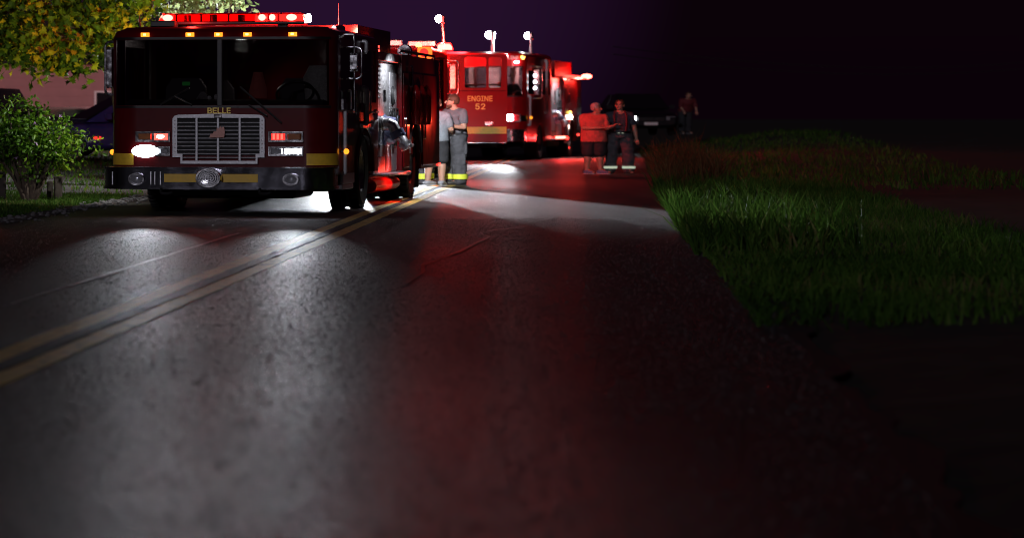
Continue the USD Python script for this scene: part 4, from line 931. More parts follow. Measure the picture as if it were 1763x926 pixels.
# ---------------------------------------------------------------- leaves, grass
def scatter(tv, tf, pos, size, tilt_up=0.5, seed=1, droop=0.0):
    r = np.random.default_rng(seed)
    n = len(pos)
    a = r.normal(size=(n, 3)); a[:, 2] += tilt_up; a /= np.linalg.norm(a, axis=1, keepdims=True)      # leaf normal
    b = r.normal(size=(n, 3)); b[:, 2] -= droop; b -= (b * a).sum(1, keepdims=True) * a; b /= np.linalg.norm(b, axis=1, keepdims=True)
    c = np.cross(a, b)
    V = pos[:, None, :] + size[:, None, None] * (tv[None, :, 0:1] * c[:, None, :] + tv[None, :, 1:2] * b[:, None, :] + tv[None, :, 2:3] * a[:, None, :])
    F = tf[None] + (np.arange(n) * len(tv))[:, None, None]
    m = trimesh.Trimesh(V.reshape(-1, 3), F.reshape(-1, 3), process=False)
    drift = meshkit.fbm(pos * 1.4, 2, seed)                      # whole boughs turn together
    m.metadata['tone'] = np.repeat(np.clip(0.62 * r.random(n) + 1.2 * (drift - 0.43), 0, 1), len(tv))
    return m

mo = [(0, 0), (0.10, 0.16), (0.42, 0.05), (0.33, 0.24), (0.55, 0.42), (0.30, 0.46), (0.26, 0.70), (0.14, 0.60), (0, 1.0)]
MV = np.array([(x, y, -0.25 * abs(x)) for x, y in mo] + [(-x, y, -0.25 * abs(x)) for x, y in mo[1:-1]] + [(0, 0.42, 0.05)])
order = list(range(9)) + [15, 14, 13, 12, 11, 10, 9]
MF = np.array([[16, order[i], order[(i + 1) % 16]] for i in range(16)])
OV = np.array([(0, 0, 0), (0.26, 0.3, -0.06), (0.22, 0.68, -0.05), (0, 1, 0.05), (-0.22, 0.68, -0.05), (-0.26, 0.3, -0.06)])
OF = np.array([[0, 1, 2], [0, 2, 3], [0, 3, 4], [0, 4, 5]])

def in_blobs(n, blobs, gap, seed, shell=0.0):
    r = np.random.default_rng(seed)
    w = np.array([b[3] * b[4] * b[5] for b in blobs]); w = w / w.sum()
    out = []
    while len(out) < n:
        b = blobs[r.choice(len(blobs), p=w)]
        d = r.normal(size=3); d /= np.linalg.norm(d)
        p = np.array(b[:3]) + d * np.array(b[3:6]) * r.uniform(shell, 1) ** (1 / 2.2)
        if meshkit.fbm(p[None] * 3.2, 3, seed)[0] > gap:
            out.append(p)
    return np.array(out)

def limb(pts, r0, r1, n=9, k=8, seed=0):
    pts = np.array(pts, float)
    t = np.linspace(0, len(pts) - 1, n)
    P = np.stack([np.interp(t, range(len(pts)), pts[:, i]) for i in range(3)], 1)
    P[1:-1] += 0.03 * (np.random.default_rng(seed).random((n - 2, 3)) - 0.5)
    return tube(P, np.linspace(r0, r1, n), k)

tr = thing('maple_tree', 'autumn maple with green, yellow and orange leaves overhanging the nearest engine', 'tree', (0, 0, 0))
TB = (-3.3, 43.2, 0.0)
part(tr, 'trunk', [limb([TB, (-3.32, 43.2, 1.0), (-3.4, 43.1, 1.9), (-3.6, 43.0, 3.2)], 0.2, 0.11, 10, 12, 1)], 'bark')
lims = [((-3.35, 43.15, 1.6), (-4.2, 42.6, 2.2), (-5.6, 42.0, 2.5)), ((-3.4, 43.1, 1.9), (-4.3, 42.5, 2.6), (-5.4, 41.7, 3.2)), ((-3.4, 43.1, 2.0), (-2.8, 43.2, 2.9), (-1.8, 43.4, 3.4)), ((-3.6, 43.0, 2.6), (-4.2, 42.4, 2.3), (-4.6, 41.8, 1.7)), ((-3.5, 43.0, 2.4), (-3.6, 42.2, 3.0), (-3.4, 41.4, 3.4))]
for k, l in enumerate(lims):
    part(tr, 'branch', [limb(l, 0.07, 0.018, 9, 8, k + 4)], 'bark')
blobs = [(-4.15, 42.0, 2.55, 1.25, 1.3, 0.95), (-5.3, 41.8, 2.75, 1.0, 1.2, 0.95), (-4.9, 41.6, 2.0, 0.75, 0.8, 0.42), (-3.35, 42.4, 3.0, 0.9, 1.1, 0.75), (-3.9, 41.6, 1.85, 0.5, 0.7, 0.42), (-5.6, 42.2, 3.3, 1.0, 1.2, 0.7), (-4.3, 42.4, 3.5, 1.4, 1.3, 0.7), (-3.4, 42.3, 2.2, 0.42, 0.8, 0.5), (-4.45, 41.4, 1.62, 0.35, 0.4, 0.2)]
lp = in_blobs(6800, blobs, 0.46, 11)
part(tr, 'crown', scatter(MV, MF, lp, np.random.default_rng(2).uniform(0.08, 0.165, len(lp)), 0.15, 3, 0.7), 'maple_leaf', smooth=False, kind='stuff')

t2 = thing('young_tree', 'slender pale-barked tree in floodlight above the roof light bar', 'tree', (0, 0, 0))
part(t2, 'trunk', [limb([(-2.45, 46.5, 0), (-2.4, 46.5, 1.4), (-2.42, 46.5, 2.4), (-2.5, 46.5, 3.4)], 0.06, 0.035, 8, 8, 3)], 'pale_bark')
for k, l in enumerate([((-2.4, 46.5, 1.9), (-2.1, 46.4, 2.45), (-1.75, 46.2, 2.75)), ((-2.42, 46.5, 2.1), (-2.35, 46.3, 2.6), (-2.7, 46.2, 3.2)), ((-2.4, 46.5, 1.7), (-1.95, 46.3, 2.3), (-1.85, 46.0, 3.1)), ((-2.4, 46.5, 2.0), (-1.9, 46.4, 2.35), (-1.5, 46.2, 2.75)), ((-2.4, 46.5, 1.95), (-2.0, 46.6, 2.7), (-2.15, 46.6, 3.3)), ((-2.42, 46.5, 2.2), (-2.85, 46.4, 2.55), (-3.2, 46.3, 3.0))]):
    part(t2, 'branch', [limb(l, 0.03, 0.012, 8, 6, 20 + k)], 'pale_bark')
yb = [(-2.2, 46.3, 2.95, 0.65, 0.6, 0.33), (-1.75, 46.1, 2.85, 0.3, 0.3, 0.2), (-2.8, 46.3, 2.95, 0.6, 0.5, 0.42)]
lp = in_blobs(620, yb, 0.40, 17)
part(t2, 'crown', scatter(OV, OF, lp, np.random.default_rng(4).uniform(0.09, 0.16, len(lp)), 0.2, 5, 0.3), 'pale_leaf', smooth=False, kind='stuff')

# flowering shrub by the road
bu = thing('flowering_shrub', 'many-stemmed leafy shrub with a few mauve flowers at the left roadside', 'shrub', (-4.15, 34.6, 0.0))
rs = np.random.default_rng(21)
tips = []
for k in range(17):
    a = -0.95 + 1.9 * k / 16 + rs.uniform(-0.06, 0.06)
    L = rs.uniform(0.75, 1.2)
    d = np.array([math.sin(a) * 0.62, rs.uniform(-0.28, 0.28), math.cos(a * 0.72)])
    b0 = np.array([0.34 + 0.05 * math.sin(a), 0, 0.0])
    pts = [b0, b0 + d * L * 0.33 + [0, 0, 0.06], b0 + d * L * 0.7 + rs.normal(0, 0.03, 3), b0 + d * L]
    part(bu, 'stem', [limb(pts, 0.026, 0.008, 8, 6, 50 + k)], 'bark')
    tips.append(pts[-1]); tips.append(pts[2])
    for q in range(3):
        e = pts[2] + rs.normal(0, 0.2, 3) * [1, 0.8, 0.6] + [0, 0, 0.12]
        part(bu, 'twig', [limb([pts[1] * 0.4 + pts[2] * 0.6, e], 0.008, 0.004, 4, 5, 90 + q)], 'bark')
        tips.append(e)
tips = np.array(tips)
n = 4300
tips = np.vstack([tips, tips[rs.integers(0, len(tips), 90)] + rs.normal(0, 0.15, (90, 3)) * [1.1, 0.8, 0.8]])
ctr = tips[rs.integers(0, len(tips), n)]
lp = ctr + rs.normal(0, 1, (n, 3)) * [0.062, 0.07, 0.06]
lp = lp[(lp[:, 2] > 0.13 + 0.25 * rs.random(n)) & (lp[:, 2] < 1.32)]
part(bu, 'foliage', scatter(OV, OF, lp, rs.uniform(0.035, 0.075, len(lp)), 0.6, 31, 0.2), 'bush_leaf', smooth=False, kind='stuff')
for k in range(13):
    c = lp[rs.integers(len(lp))] + [0.02, -0.08, 0.02]
    part(bu, 'flower', scatter(OV, OF, np.repeat(c[None], 6, 0), rs.uniform(0.026, 0.04, 6), 0.2, 200 + k), 'petal', smooth=False)

for x, y, h, w, lab in ((-4.2, 35.2, 0.36, 0.045, 'dark wooden post at the far left edge behind the shrub'), (-3.66, 35.6, 0.24, 0.035, 'slim short wooden post between the shrub and the thicker post'), (-3.53, 35.3, 0.30, 0.048, 'thick short wooden post right of the shrub')):
    v = join([box(-w, w, -w, w, 0, h, 0.012)]).subdivide()
    v.vertices += 0.012 * (meshkit.noise(v.vertices * 14 + x, 3)[:, None] - 0.5)
    solo('wooden_post', moved(v, (x, y, 0.0), 0.2), 'old_wood', lab, 'post', smooth=30)

def blades(n, xf, yr, h, seed, w=0.006, clump=0.5):
    r = np.random.default_rng(seed)
    y = r.uniform(*yr, n * 2)
    x = np.array([xf(v, r.random()) for v in y])
    keep = meshkit.fbm(np.stack([x * 2.1, y * 2.1, x * 0], 1), 3, seed) > clump * r.uniform(0.4, 1.0, len(x))
    x, y = x[keep][:n], y[keep][:n]
    n = len(x)
    z = bank(x, y) - 0.01
    a = r.uniform(0, 2 * PI, n)
    hh = h * r.uniform(0.4, 1.3, n) * (0.5 + meshkit.fbm(np.stack([x, y, x * 0], 1) * 1.3, 2, seed + 1))
    lean = r.normal(0, 0.4, (n, 2)) * hh[:, None]
    ww = w * r.uniform(0.6, 1.5, n)
    ca, sa = np.cos(a) * ww, np.sin(a) * ww
    P = np.zeros((n, 5, 3))
    P[:, 0] = np.stack([x - ca, y - sa, z], 1); P[:, 1] = np.stack([x + ca, y + sa, z], 1)
    mx, my = x + lean[:, 0] * 0.35, y + lean[:, 1] * 0.35
    P[:, 2] = np.stack([mx - ca * 0.7, my - sa * 0.7, z + hh * 0.6], 1); P[:, 3] = np.stack([mx + ca * 0.7, my + sa * 0.7, z + hh * 0.6], 1)
    P[:, 4] = np.stack([x + lean[:, 0], y + lean[:, 1], z + hh], 1)
    F = np.array([[0, 1, 3], [0, 3, 2], [2, 3, 4]])[None] + (np.arange(n) * 5)[:, None, None]
    m = trimesh.Trimesh(P.reshape(-1, 3), F.reshape(-1, 3), process=False)
    m.metadata['tone'] = np.repeat(np.clip(r.random(n) * 0.6 + 1.1 * (meshkit.fbm(np.stack([x, y, x * 0], 1) * 0.9, 3, seed + 7) - 0.3), 0, 1), 5)
    return m

gl = [blades(15000, lambda y, t: left_edge(y) - 0.28 - 2.2 * t ** 1.5, (29.5, 38), 0.055, 41), blades(9000, lambda y, t: left_edge(y) - 0.3 - 7 * t, (36, 70), 0.08, 43, 0.01)]
solo('roadside_grass', gl, 'grass_blade', label='green grass strip under the shrub beside the left gravel shoulder', category='grass', kind='stuff', smooth=False)
gr2 = [blades(26000, lambda y, t: right_edge(y) - 0.22 + 2.6 * t ** 1.4, (14, 44), 0.115, 47, 0.007, 0.45), blades(8000, lambda y, t: right_edge(y) + 6 * t, (40, 95), 0.13, 48, 0.013), blades(3600, lambda y, t: right_edge(y) - 0.3 + 1.3 * t ** 1.5, (21, 41), 0.26, 49, 0.010, 0.52)]
solo('verge_grass', gr2, 'grass_blade', label='thick green grass verge along the right road edge', category='grass', kind='stuff', smooth=False)
wd = [blades(2000, lambda y, t: right_edge(y) - 0.15 + 0.9 * t, (40, 58), 0.5, 53, 0.011, 0.4)]
solo('tall_weeds', wd, 'dry_weed', label='tall dry weeds at the right road edge beyond the grass', category='weeds', kind='stuff', smooth=False)

# ---------------------------------------------------------------- building and vehicles behind
b = thing('house', 'low pale-walled building with dark eaves behind the maple at far left', 'building', (-10.2, 78.0, 0.0), -0.06)
part(b, 'wall', box(-7, 5.2, 0, 6, 0, 2.45, 0.01), 'render_wall')
for k in range(9):
    part(b, 'wall_board', box(-6.98, 5.18, -0.012, -0.002, 0.1 + 0.25 * k, 0.34 + 0.25 * k, 0.003), 'render_wall')
part(b, 'roof', hull([(-7.3, -0.35, 2.46), (5.5, -0.35, 2.46), (-7.3, 6.3, 2.46), (5.5, 6.3, 2.46), (-7.0, 3, 3.9), (5.2, 3, 3.9)]), 'roof_dark')
for x in (-6.2, 3.4):
    f = part(b, 'window', [tm(mbox(x, x + 1.1, -0.05, 0.0, 0.95, 1.75) - mbox(x + 0.06, x + 1.04, -1, 1, 1.0, 1.7))], 'print_white')
    part(f, 'window_pane', box(x + 0.06, x + 1.04, -0.02, -0.014, 1.0, 1.7, 0.001), 'dark_glass')
dr_ = part(b, 'door', box(-1.6, -0.85, -0.04, -0.014, 0.02, 1.5, 0.005), 'roof_dark')
part(dr_, 'handle', moved(trimesh.creation.icosphere(1, 0.03), (-0.93, -0.06, 0.72)), 'chrome')

def car(name, label, loc, rz, paint, kind='sedan', lit=False, group=None):
    """front towards -y; z already in the photograph's proportion"""
    t = thing(name, label, {'sedan': 'car', 'pickup': 'pickup truck'}[kind], loc, rz, group)
    W, L = 0.9, 4.5 if kind == 'sedan' else 5.2
    H = 1.24 if kind == 'sedan' else 1.36
    zb, belt, hood = 0.2, 0.78 if kind == 'sedan' else 0.9, 0.7 if kind == 'sedan' else 0.84
    sec = [(0.0, 0.80, 0.30, hood - 0.16), (0.12, 0.92, 0.22, hood - 0.06), (0.5, 1.0, zb, hood), (1.3, 1.0, zb, hood + 0.05), (2.2, 1.0, zb, belt), (3.4, 1.0, zb, belt), (L - 0.35, 0.98, zb, belt - 0.01), (L - 0.05, 0.92, 0.26, belt - 0.06), (L, 0.84, 0.32, belt - 0.14)]
    V, n = [], 16
    for y, kx, z0, z1 in sec:
        for k in range(n):
            a = 2 * PI * (k + 0.5) / n
            cx, cz = math.cos(a), math.sin(a)
            e = 0.42
            V.append((W * kx * math.copysign(abs(cx) ** e, cx), y, (z0 + z1) / 2 + (z1 - z0) / 2 * math.copysign(abs(cz) ** e, cz)))
    F = []
    for i in range(len(sec) - 1):
        for k in range(n):
            a, b_ = i * n + k, i * n + (k + 1) % n
            F += [[a, b_, b_ + n], [a, b_ + n, a + n]]
    F += [[0, k + 1, k] for k in range(1, n - 1)] + [[(len(sec) - 1) * n, (len(sec) - 1) * n + k, (len(sec) - 1) * n + k + 1] for k in range(1, n - 1)]
    m = trimesh.Trimesh(V, F, process=False); trimesh.repair.fix_normals(m)
    hullm = Manifold(m3.Mesh(np.array(m.vertices, np.float32), np.array(m.faces, np.uint32)))
    wy = (0.82, L - 0.95)
    for y in wy:
        hullm -= Manifold.cylinder(3, 0.34, 0.34, 30).rotate((0, 90, 0)).translate((-1.5, y, 0.26)) - mbox(-0.6, 0.6, -9, 9, -9, 9)
    part(t, 'body', hullm, paint, smooth=40)
    g0, g1, g2, g3 = (1.15, 1.95, 3.3, 4.15) if kind == 'sedan' else (1.35, 1.95, 3.0, 3.25)
    hx, hr = W * 0.90, W * 0.70
    zt = H
    part(t, 'cabin', hull([(sx * hx, g0, belt - 0.04) for sx in (-1, 1)] + [(sx * hx, g3, belt - 0.02) for sx in (-1, 1)] + [(sx * hr, g1, zt - 0.03) for sx in (-1, 1)] + [(sx * hr, g2, zt - 0.03) for sx in (-1, 1)] + [(sx * hr * 0.8, (g1 + g2) / 2, zt) for sx in (-1, 1)]), paint, smooth=40)
    def q(pts, nm, mat='dark_glass'):
        pts = np.array(pts, float); c = pts.mean(0); nrm = np.cross(pts[1] - pts[0], pts[2] - pts[0]); nrm /= np.linalg.norm(nrm)
        if np.dot(nrm, c - np.array([0, (g0 + g3) / 2, belt])) < 0: nrm = -nrm
        pts = c + (pts - c) * 0.9
        part(t, nm, hull(np.vstack([pts - nrm * 0.01, pts + nrm * 0.006])), mat)
    q([(-hx, g0, belt), (hx, g0, belt), (hr, g1, zt - 0.03), (-hr, g1, zt - 0.03)], 'windscreen')
    q([(-hx, g3, belt), (hx, g3, belt), (hr, g2, zt - 0.03), (-hr, g2, zt - 0.03)], 'rear_window')
    for sx in (-1, 1):
        ym = (g1 + g2) / 2
        q([(sx * hx, g0 + 0.3, belt), (sx * hx, ym - 0.03, belt), (sx * hr, ym - 0.03, zt - 0.04), (sx * hr, g1 + 0.08, zt - 0.04)], 'side_window')
        q([(sx * hx, ym + 0.03, belt), (sx * hx, g3 - 0.3, belt), (sx * hr, g2 - 0.06, zt - 0.04), (sx * hr, ym + 0.03, zt - 0.04)], 'side_window')
        part(t, 'wing_mirror', hull([(sx * (W * 0.95 + a), g0 + 0.35 + b_, belt + c) for a in (0, 0.16) for b_ in (0, 0.1) for c in (0.01, 0.11)]), paint)
        part(t, 'headlight', hull([(sx * x, y, z) for x, y in ((0.45, -0.02), (0.72, 0.03), (0.8, 0.14), (0.45, 0.1)) for z in (hood - 0.26, hood - 0.15)]), 'headlight_glow' if lit and sx < 0 else 'clear_lens')
        part(t, 'tail_light', box(sx * 0.68 - 0.12, sx * 0.68 + 0.12, L - 0.06, L + 0.01, belt - 0.24, belt - 0.12, 0.01), 'red_lens')
        part(t, 'side_reflector', box(sx * (W + 0.001) - 0.012, sx * (W + 0.001) + 0.012, 1.28, 1.42, 0.42, 0.47, 0.003), 'red_dim' if sx > 0 else 'red_lens')
        part(t, 'door_line', box(sx * (W - 0.004) - 0.006, sx * (W - 0.004) + 0.006, (g1 + g2) / 2 - 0.008, (g1 + g2) / 2 + 0.008, zb + 0.08, belt - 0.04, 0.002), 'black_trim')
        for y in wy:
            wh = part(t, 'wheel', lathe([(0.17, -0.09), (0.25, -0.1), (0.275, -0.07), (0.275, 0.07), (0.25, 0.1), (0.17, 0.09), (0.17, -0.09)], 'x', 30).apply_translation((sx * (W - 0.12), y, 0.275)), 'rubber')
            part(wh, 'rim', lathe([(0, sx * 0.06), (0.05, sx * 0.075), (0.15, sx * 0.06), (0.175, sx * 0.09), (0.175, sx * -0.02), (0, sx * -0.02)], 'x', 20).apply_translation((sx * (W - 0.12), y, 0.275)), 'rim_steel')
    part(t, 'front_grille', box(-0.4, 0.4, -0.012, 0.05, hood - 0.3, hood - 0.17, 0.01), 'black_trim')
    part(t, 'number_plate', box(-0.2, 0.2, -0.03, -0.008, 0.3, 0.38, 0.003), 'print_white')
    if kind == 'pickup':
        part(t, 'cargo_bed', tm(mbox(-W + 0.02, W - 0.02, 3.35, L - 0.03, belt - 0.12, belt + 0.08) - mbox(-W + 0.1, W - 0.1, 3.43, L - 0.11, belt - 0.05, 2)), paint)
    return t

car('parked_car', 'dark blue car in front of the pale wall, half hidden by the nearest engine', (-6.25, 54.6, 0.20), -1.25, 'dark_blue_paint', 'sedan')
car('pickup_truck', 'black pickup truck behind the shrub at the far left', (-9.6, 57.6, 0.26), -1.35, 'black_paint', 'pickup')
c3 = car('parked_car', 'dark car on the right verge with one white headlight lit, beside the bunker-trousered man', (8.75, 84.0, 0.52), 0.1, 'black_paint', 'sedan', lit=True)

# ---------------------------------------------------------------- overhead wires on the right
for k, (z, lab) in enumerate(((2.75, 'upper of two thin overhead wires against the dark sky at right'), (2.52, 'lower of two thin overhead wires against the dark sky at right'))):
    pts = [(8.0 + 26 * t, 88 + 30 * t, z + 0.9 * (t - 0.35) ** 2 * 4) for t in np.linspace(0, 1, 16)]
    solo('overhead_wire', tube(pts, 0.012, 5), 'satin_steel', lab, 'wire')
# ---------------------------------------------------------------- people
# own frame: facing -y, +x to the picture's right when rz = 0, feet at z = 0, metres of the real body; heights are brought to the photograph's proportion at the end
def ell(c, r, seg=18):
    return Manifold.sphere(1.0, seg).scale(tuple(np.broadcast_to(np.asarray(r, float), 3))).translate(tuple(map(float, c)))

def bone(p, q, rp, rq, seg=14):
    return Manifold.hull(ell(p, rp, seg) + ell(q, rq, seg))

def lerp(a, b, t): return tuple(np.array(a) * (1 - t) + np.array(b) * t)

def soft(m, edge=0.03, it=8):
    m = tm(m.refine_to_length(edge))
    m.merge_vertices()
    trimesh.smoothing.filter_taubin(m, iterations=it)
    return m

def person(label, loc, rz, J, o, group):
    t = thing('person', label, 'person', loc, rz, group)
    s = o.get('size', 1.0)
    wide = o.get('wide', 1.0)
    def put(parent, name, m, mat, smooth=50):
        m = tm(m).copy()
        m.vertices = m.vertices * np.array([s, s, s * K])
        return part(parent, name, m, mat, smooth=smooth)
    g = lambda k: np.array(J[k], float)
    pel, che, nec, hea = g('pelvis'), g('chest'), g('neck'), g('head')
    face = np.array(J.get('face', (0, -1, 0)), float); face /= np.linalg.norm(face)
    side = np.array([-face[1], face[0], 0]); side /= np.linalg.norm(side)
    up = np.array([0, 0, 1.0])
    parts = [Manifold.hull(ell(pel, (0.165 * wide, 0.115 * wide, 0.10)) + ell(lerp(pel, che, 0.5), (0.145 * wide, 0.105 * wide, 0.08))),
             Manifold.hull(ell(lerp(pel, che, 0.5), (0.145 * wide, 0.105 * wide, 0.08)) + ell(che, (0.165 * wide, 0.115 * wide, 0.12))),
             Manifold.hull(ell(che, (0.165 * wide, 0.115 * wide, 0.12)) + ell(g('shl'), 0.06) + ell(g('shr'), 0.06) + ell(nec - [0, 0, 0.02], 0.065)),
             bone(nec - [0, 0, 0.03], hea - [0, 0, 0.06], 0.058, 0.055)]
    # head: skull, jaw, brow, nose, ears
    parts += [Manifold.hull(ell(hea + up * 0.035 - face * 0.012, (0.078, 0.092, 0.088)) + ell(hea - up * 0.02 + face * 0.015, (0.07, 0.078, 0.07))),
              Manifold.hull(ell(hea - up * 0.02 + face * 0.015, (0.068, 0.075, 0.06)) + ell(hea - up * 0.088 + face * 0.055, 0.032)),
              bone(hea + up * 0.012 + face * 0.088, hea - up * 0.03 + face * 0.108, 0.011, 0.016, 10)]
    for k in (-1, 1):
        parts.append(ell(hea + side * k * 0.08 - up * 0.01, (0.016, 0.022, 0.034), 10))
    for a in 'lr':
        parts += [bone(g('sh' + a), g('el' + a), 0.056 * wide, 0.044), bone(g('el' + a), lerp(g('el' + a), g('wr' + a), 0.35), 0.043, 0.043), bone(lerp(g('el' + a), g('wr' + a), 0.35), g('wr' + a), 0.043, 0.028)]
        parts += [bone(g('hi' + a), g('kn' + a), 0.092 * wide, 0.06), bone(g('kn' + a), lerp(g('kn' + a), g('an' + a), 0.35), 0.058, 0.062 * wide), bone(lerp(g('kn' + a), g('an' + a), 0.35), g('an' + a), 0.06 * wide, 0.04), bone(g('an' + a), g('to' + a), 0.042, 0.03)]
        # hand: palm, four unequal curled fingers, thumb from the side
        w = g('wr' + a); d = w - g('el' + a); d /= np.linalg.norm(d)
        n = np.cross(d, up if abs(d[2]) < 0.9 else face); n /= np.linalg.norm(n)
        c = np.cross(n, d)                                        # curl direction
        if a == 'l': n = -n
        palm = w + d * 0.085
        parts.append(Manifold.hull(ell(w + d * 0.01, 0.026, 10) + ell(palm + n * 0.028, 0.014, 10) + ell(palm - n * 0.03, 0.014, 10)))
        cu = J.get('curl' + a, 0.35)
        for k, ln in enumerate((0.072, 0.082, 0.076, 0.058)):
            f0 = palm + n * (0.03 - 0.02 * k)
            f1 = f0 + (d * math.cos(cu) - c * math.sin(cu)) * ln * 0.5
            f2 = f1 + (d * math.cos(2.2 * cu) - c * math.sin(2.2 * cu)) * ln * 0.5
            parts += [bone(f0, f1, 0.010, 0.009, 8), bone(f1, f2, 0.009, 0.0075, 8)]
        th = w + d * 0.03 + n * 0.03
        t1 = th + (d * 0.6 + n * 0.6 - c * 0.3) * 0.045
        parts += [bone(th, t1, 0.013, 0.011, 8), bone(t1, t1 + (d * 0.85 + n * 0.2 - c * 0.4) * 0.035, 0.011, 0.009, 8)]
    body = soft(Manifold.batch_boolean(parts, m3.OpType.Add), 0.022, 4)
    b = put(t, 'body', body, 'skin')
    for k in (-1, 1):
        put(b, 'eye', tm(ell(hea + side * k * 0.03 + face * 0.083 + up * 0.012, 0.011, 10)), 'eye_dark')
    put(b, 'mouth', tm(ell(hea - up * 0.062 + face * 0.084, (0.022, 0.012, 0.007) if abs(face[1]) > 0.6 else (0.012, 0.022, 0.007), 10)), 'lips')
    hr = o.get('hair')
    if hr:
        cap = Manifold.hull(ell(hea + up * 0.045 - face * 0.018, (0.095, 0.108, 0.1)) + ell(hea + up * 0.0 - face * 0.03, (0.082, 0.085, 0.085)))
        cut = Manifold.cube((1, 1, 1), True).translate((0, 0, -0.5)).rotate((0, 0, 0))
        ang = math.degrees(math.atan2(face[1], face[0]))
        wedge = Manifold.cube((0.6, 0.6, 0.4), True).translate((0.3, 0, -0.2)).rotate((0, -28, 0)).rotate((0, 0, ang)).translate(tuple(hea + up * o.get('hairline', 0.07) + face * 0.045))
        cap -= wedge
        low = Manifold.cube((1, 1, 1), True).translate(tuple(hea + up * (-0.56 + o.get('hair_low', 0.0))))
        cap -= low
        put(t, 'hair', soft(cap, 0.02, 3), hr)
    # shirt
    if o.get('shirt'):
        e = 0.02 if o.get('hem', 0.05) >= 0 else 0.05
        pb = lerp(pel, che, o.get('hem', 0.05)) if o.get('hem', 0.05) >= 0 else pel + (pel - che) * -o['hem']
        sp_ = [Manifold.hull(ell(pb, (0.172 * wide + e, 0.118 * wide + e, 0.03)) + ell(lerp(pel, che, 0.5), (0.155 * wide + e, 0.108 * wide + e, 0.07))),
               Manifold.hull(ell(lerp(pel, che, 0.5), (0.155 * wide + e, 0.108 * wide + e, 0.07)) + ell(che, (0.17 * wide + e, 0.115 * wide + e, 0.12))),
               Manifold.hull(ell(che, (0.17 * wide + e, 0.115 * wide + e, 0.12)) + ell(g('shl'), 0.076) + ell(g('shr'), 0.076) + ell(nec - [0, 0, 0.05], 0.075))]
        for a in 'lr':
            sp_.append(bone(g('sh' + a), lerp(g('sh' + a), g('el' + a), o.get('sleeve', 0.62)), 0.072 * wide, 0.066 * wide))
        sh = Manifold.batch_boolean(sp_, m3.OpType.Add)
        m = soft(sh, 0.03, 6)
        m.vertices += m.vertex_normals * (0.034 * (meshkit.fbm(m.vertices * np.array([11, 11, 6]), 3, 3) - 0.5))[:, None]
        put(t, 'shirt', m, o['shirt'])
    # lower garment
    wl = o.get('leg', 0.02)
    to = o.get('leg_to', 0.93)
    lp_ = [ell(pel, (0.168 * wide + wl, 0.118 * wide + wl, 0.115)), Manifold.hull(ell(pel + up * 0.06, (0.162 * wide + wl * 0.6, 0.115 * wide + wl * 0.6, 0.06)) + ell(pel - up * 0.06, (0.165 * wide + wl, 0.12 * wide + wl, 0.08)))]
    for a in 'lr':
        hi_, kn_, an_ = g('hi' + a), g('kn' + a), g('an' + a)
        if to > 0.5:
            lp_ += [bone(hi_, kn_, 0.098 * wide + wl, 0.072 + wl), bone(kn_, lerp(kn_, an_, (to - 0.5) * 2), 0.072 + wl, 0.062 + wl * 1.05)]
        else:
            lp_ += [bone(hi_, lerp(hi_, kn_, to * 2), 0.098 * wide + wl, 0.084 * wide + wl)]
    m = soft(Manifold.batch_boolean(lp_, m3.OpType.Add), 0.03, 6)
    m.vertices += m.vertex_normals * (0.05 * (0.4 + wl / 0.06) * (meshkit.fbm(m.vertices * np.array([8, 8, 10]), 3, 5) - 0.5))[:, None]
    lo_ = put(t, o.get('lower_name', 'trousers'), m, o['lower'])
    if o.get('bands'):
        for a in 'lr':
            kn_, an_ = g('kn' + a), g('an' + a)
            for f, hgt, mat in o['bands']:
                c = np.array(lerp(kn_, an_, f)); r_ = 0.062 + wl + 0.016 + (1 - f) * 0.006
                put(lo_, 'reflective_band', lathe([(r_ - 0.02, -hgt), (r_, -hgt), (r_ + 0.002, 0), (r_, hgt), (r_ - 0.02, hgt), (r_ - 0.02, -hgt)], 'z', 24).apply_translation(c), mat)
    for a in 'lr':
        an_, to_ = g('an' + a), g('to' + a)
        d = to_ - an_; d[2] = 0; d /= np.linalg.norm(d); w_ = np.array([-d[1], d[0], 0])
        hgt = o.get('boot', 0.0)
        if hgt:
            sh = Manifold.hull(ell(an_ * [1, 1, 0] + up * 0.05 - d * 0.05, (0.05, 0.05, 0.05), 12) + ell(an_ * [1, 1, 0] + up * 0.045 + d * 0.17, (0.05, 0.05, 0.044), 12)) + bone(an_ * [1, 1, 0] + up * 0.08, an_ * [1, 1, 0] + up * hgt, 0.066, 0.078)
        else:
            sh = Manifold.hull(ell(an_ * [1, 1, 0] + up * 0.055 - d * 0.055, (0.043, 0.043, 0.042), 12) + ell(an_ * [1, 1, 0] + up * 0.04 + d * 0.17, (0.045, 0.045, 0.034), 12) + ell(an_ * [1, 1, 0] + up * 0.085, (0.05, 0.05, 0.03), 12))
        sh = sh ^ Manifold.cube((4, 4, 4), True).translate((0, 0, 2.006))
        sx = put(t, 'boot' if hgt else 'shoe', soft(sh, 0.025, 3), o['shoe'])
        sl = Manifold.hull(ell(an_ * [1, 1, 0] - d * 0.055, (0.05, 0.05, 0.022), 12) + ell(an_ * [1, 1, 0] + d * 0.175, (0.052, 0.052, 0.022), 12)) ^ Manifold.cube((4, 4, 4), True).translate((0, 0, 2.0))
        put(sx, 'sole', sl, o.get('sole', 'sole'))
    return t, put, g

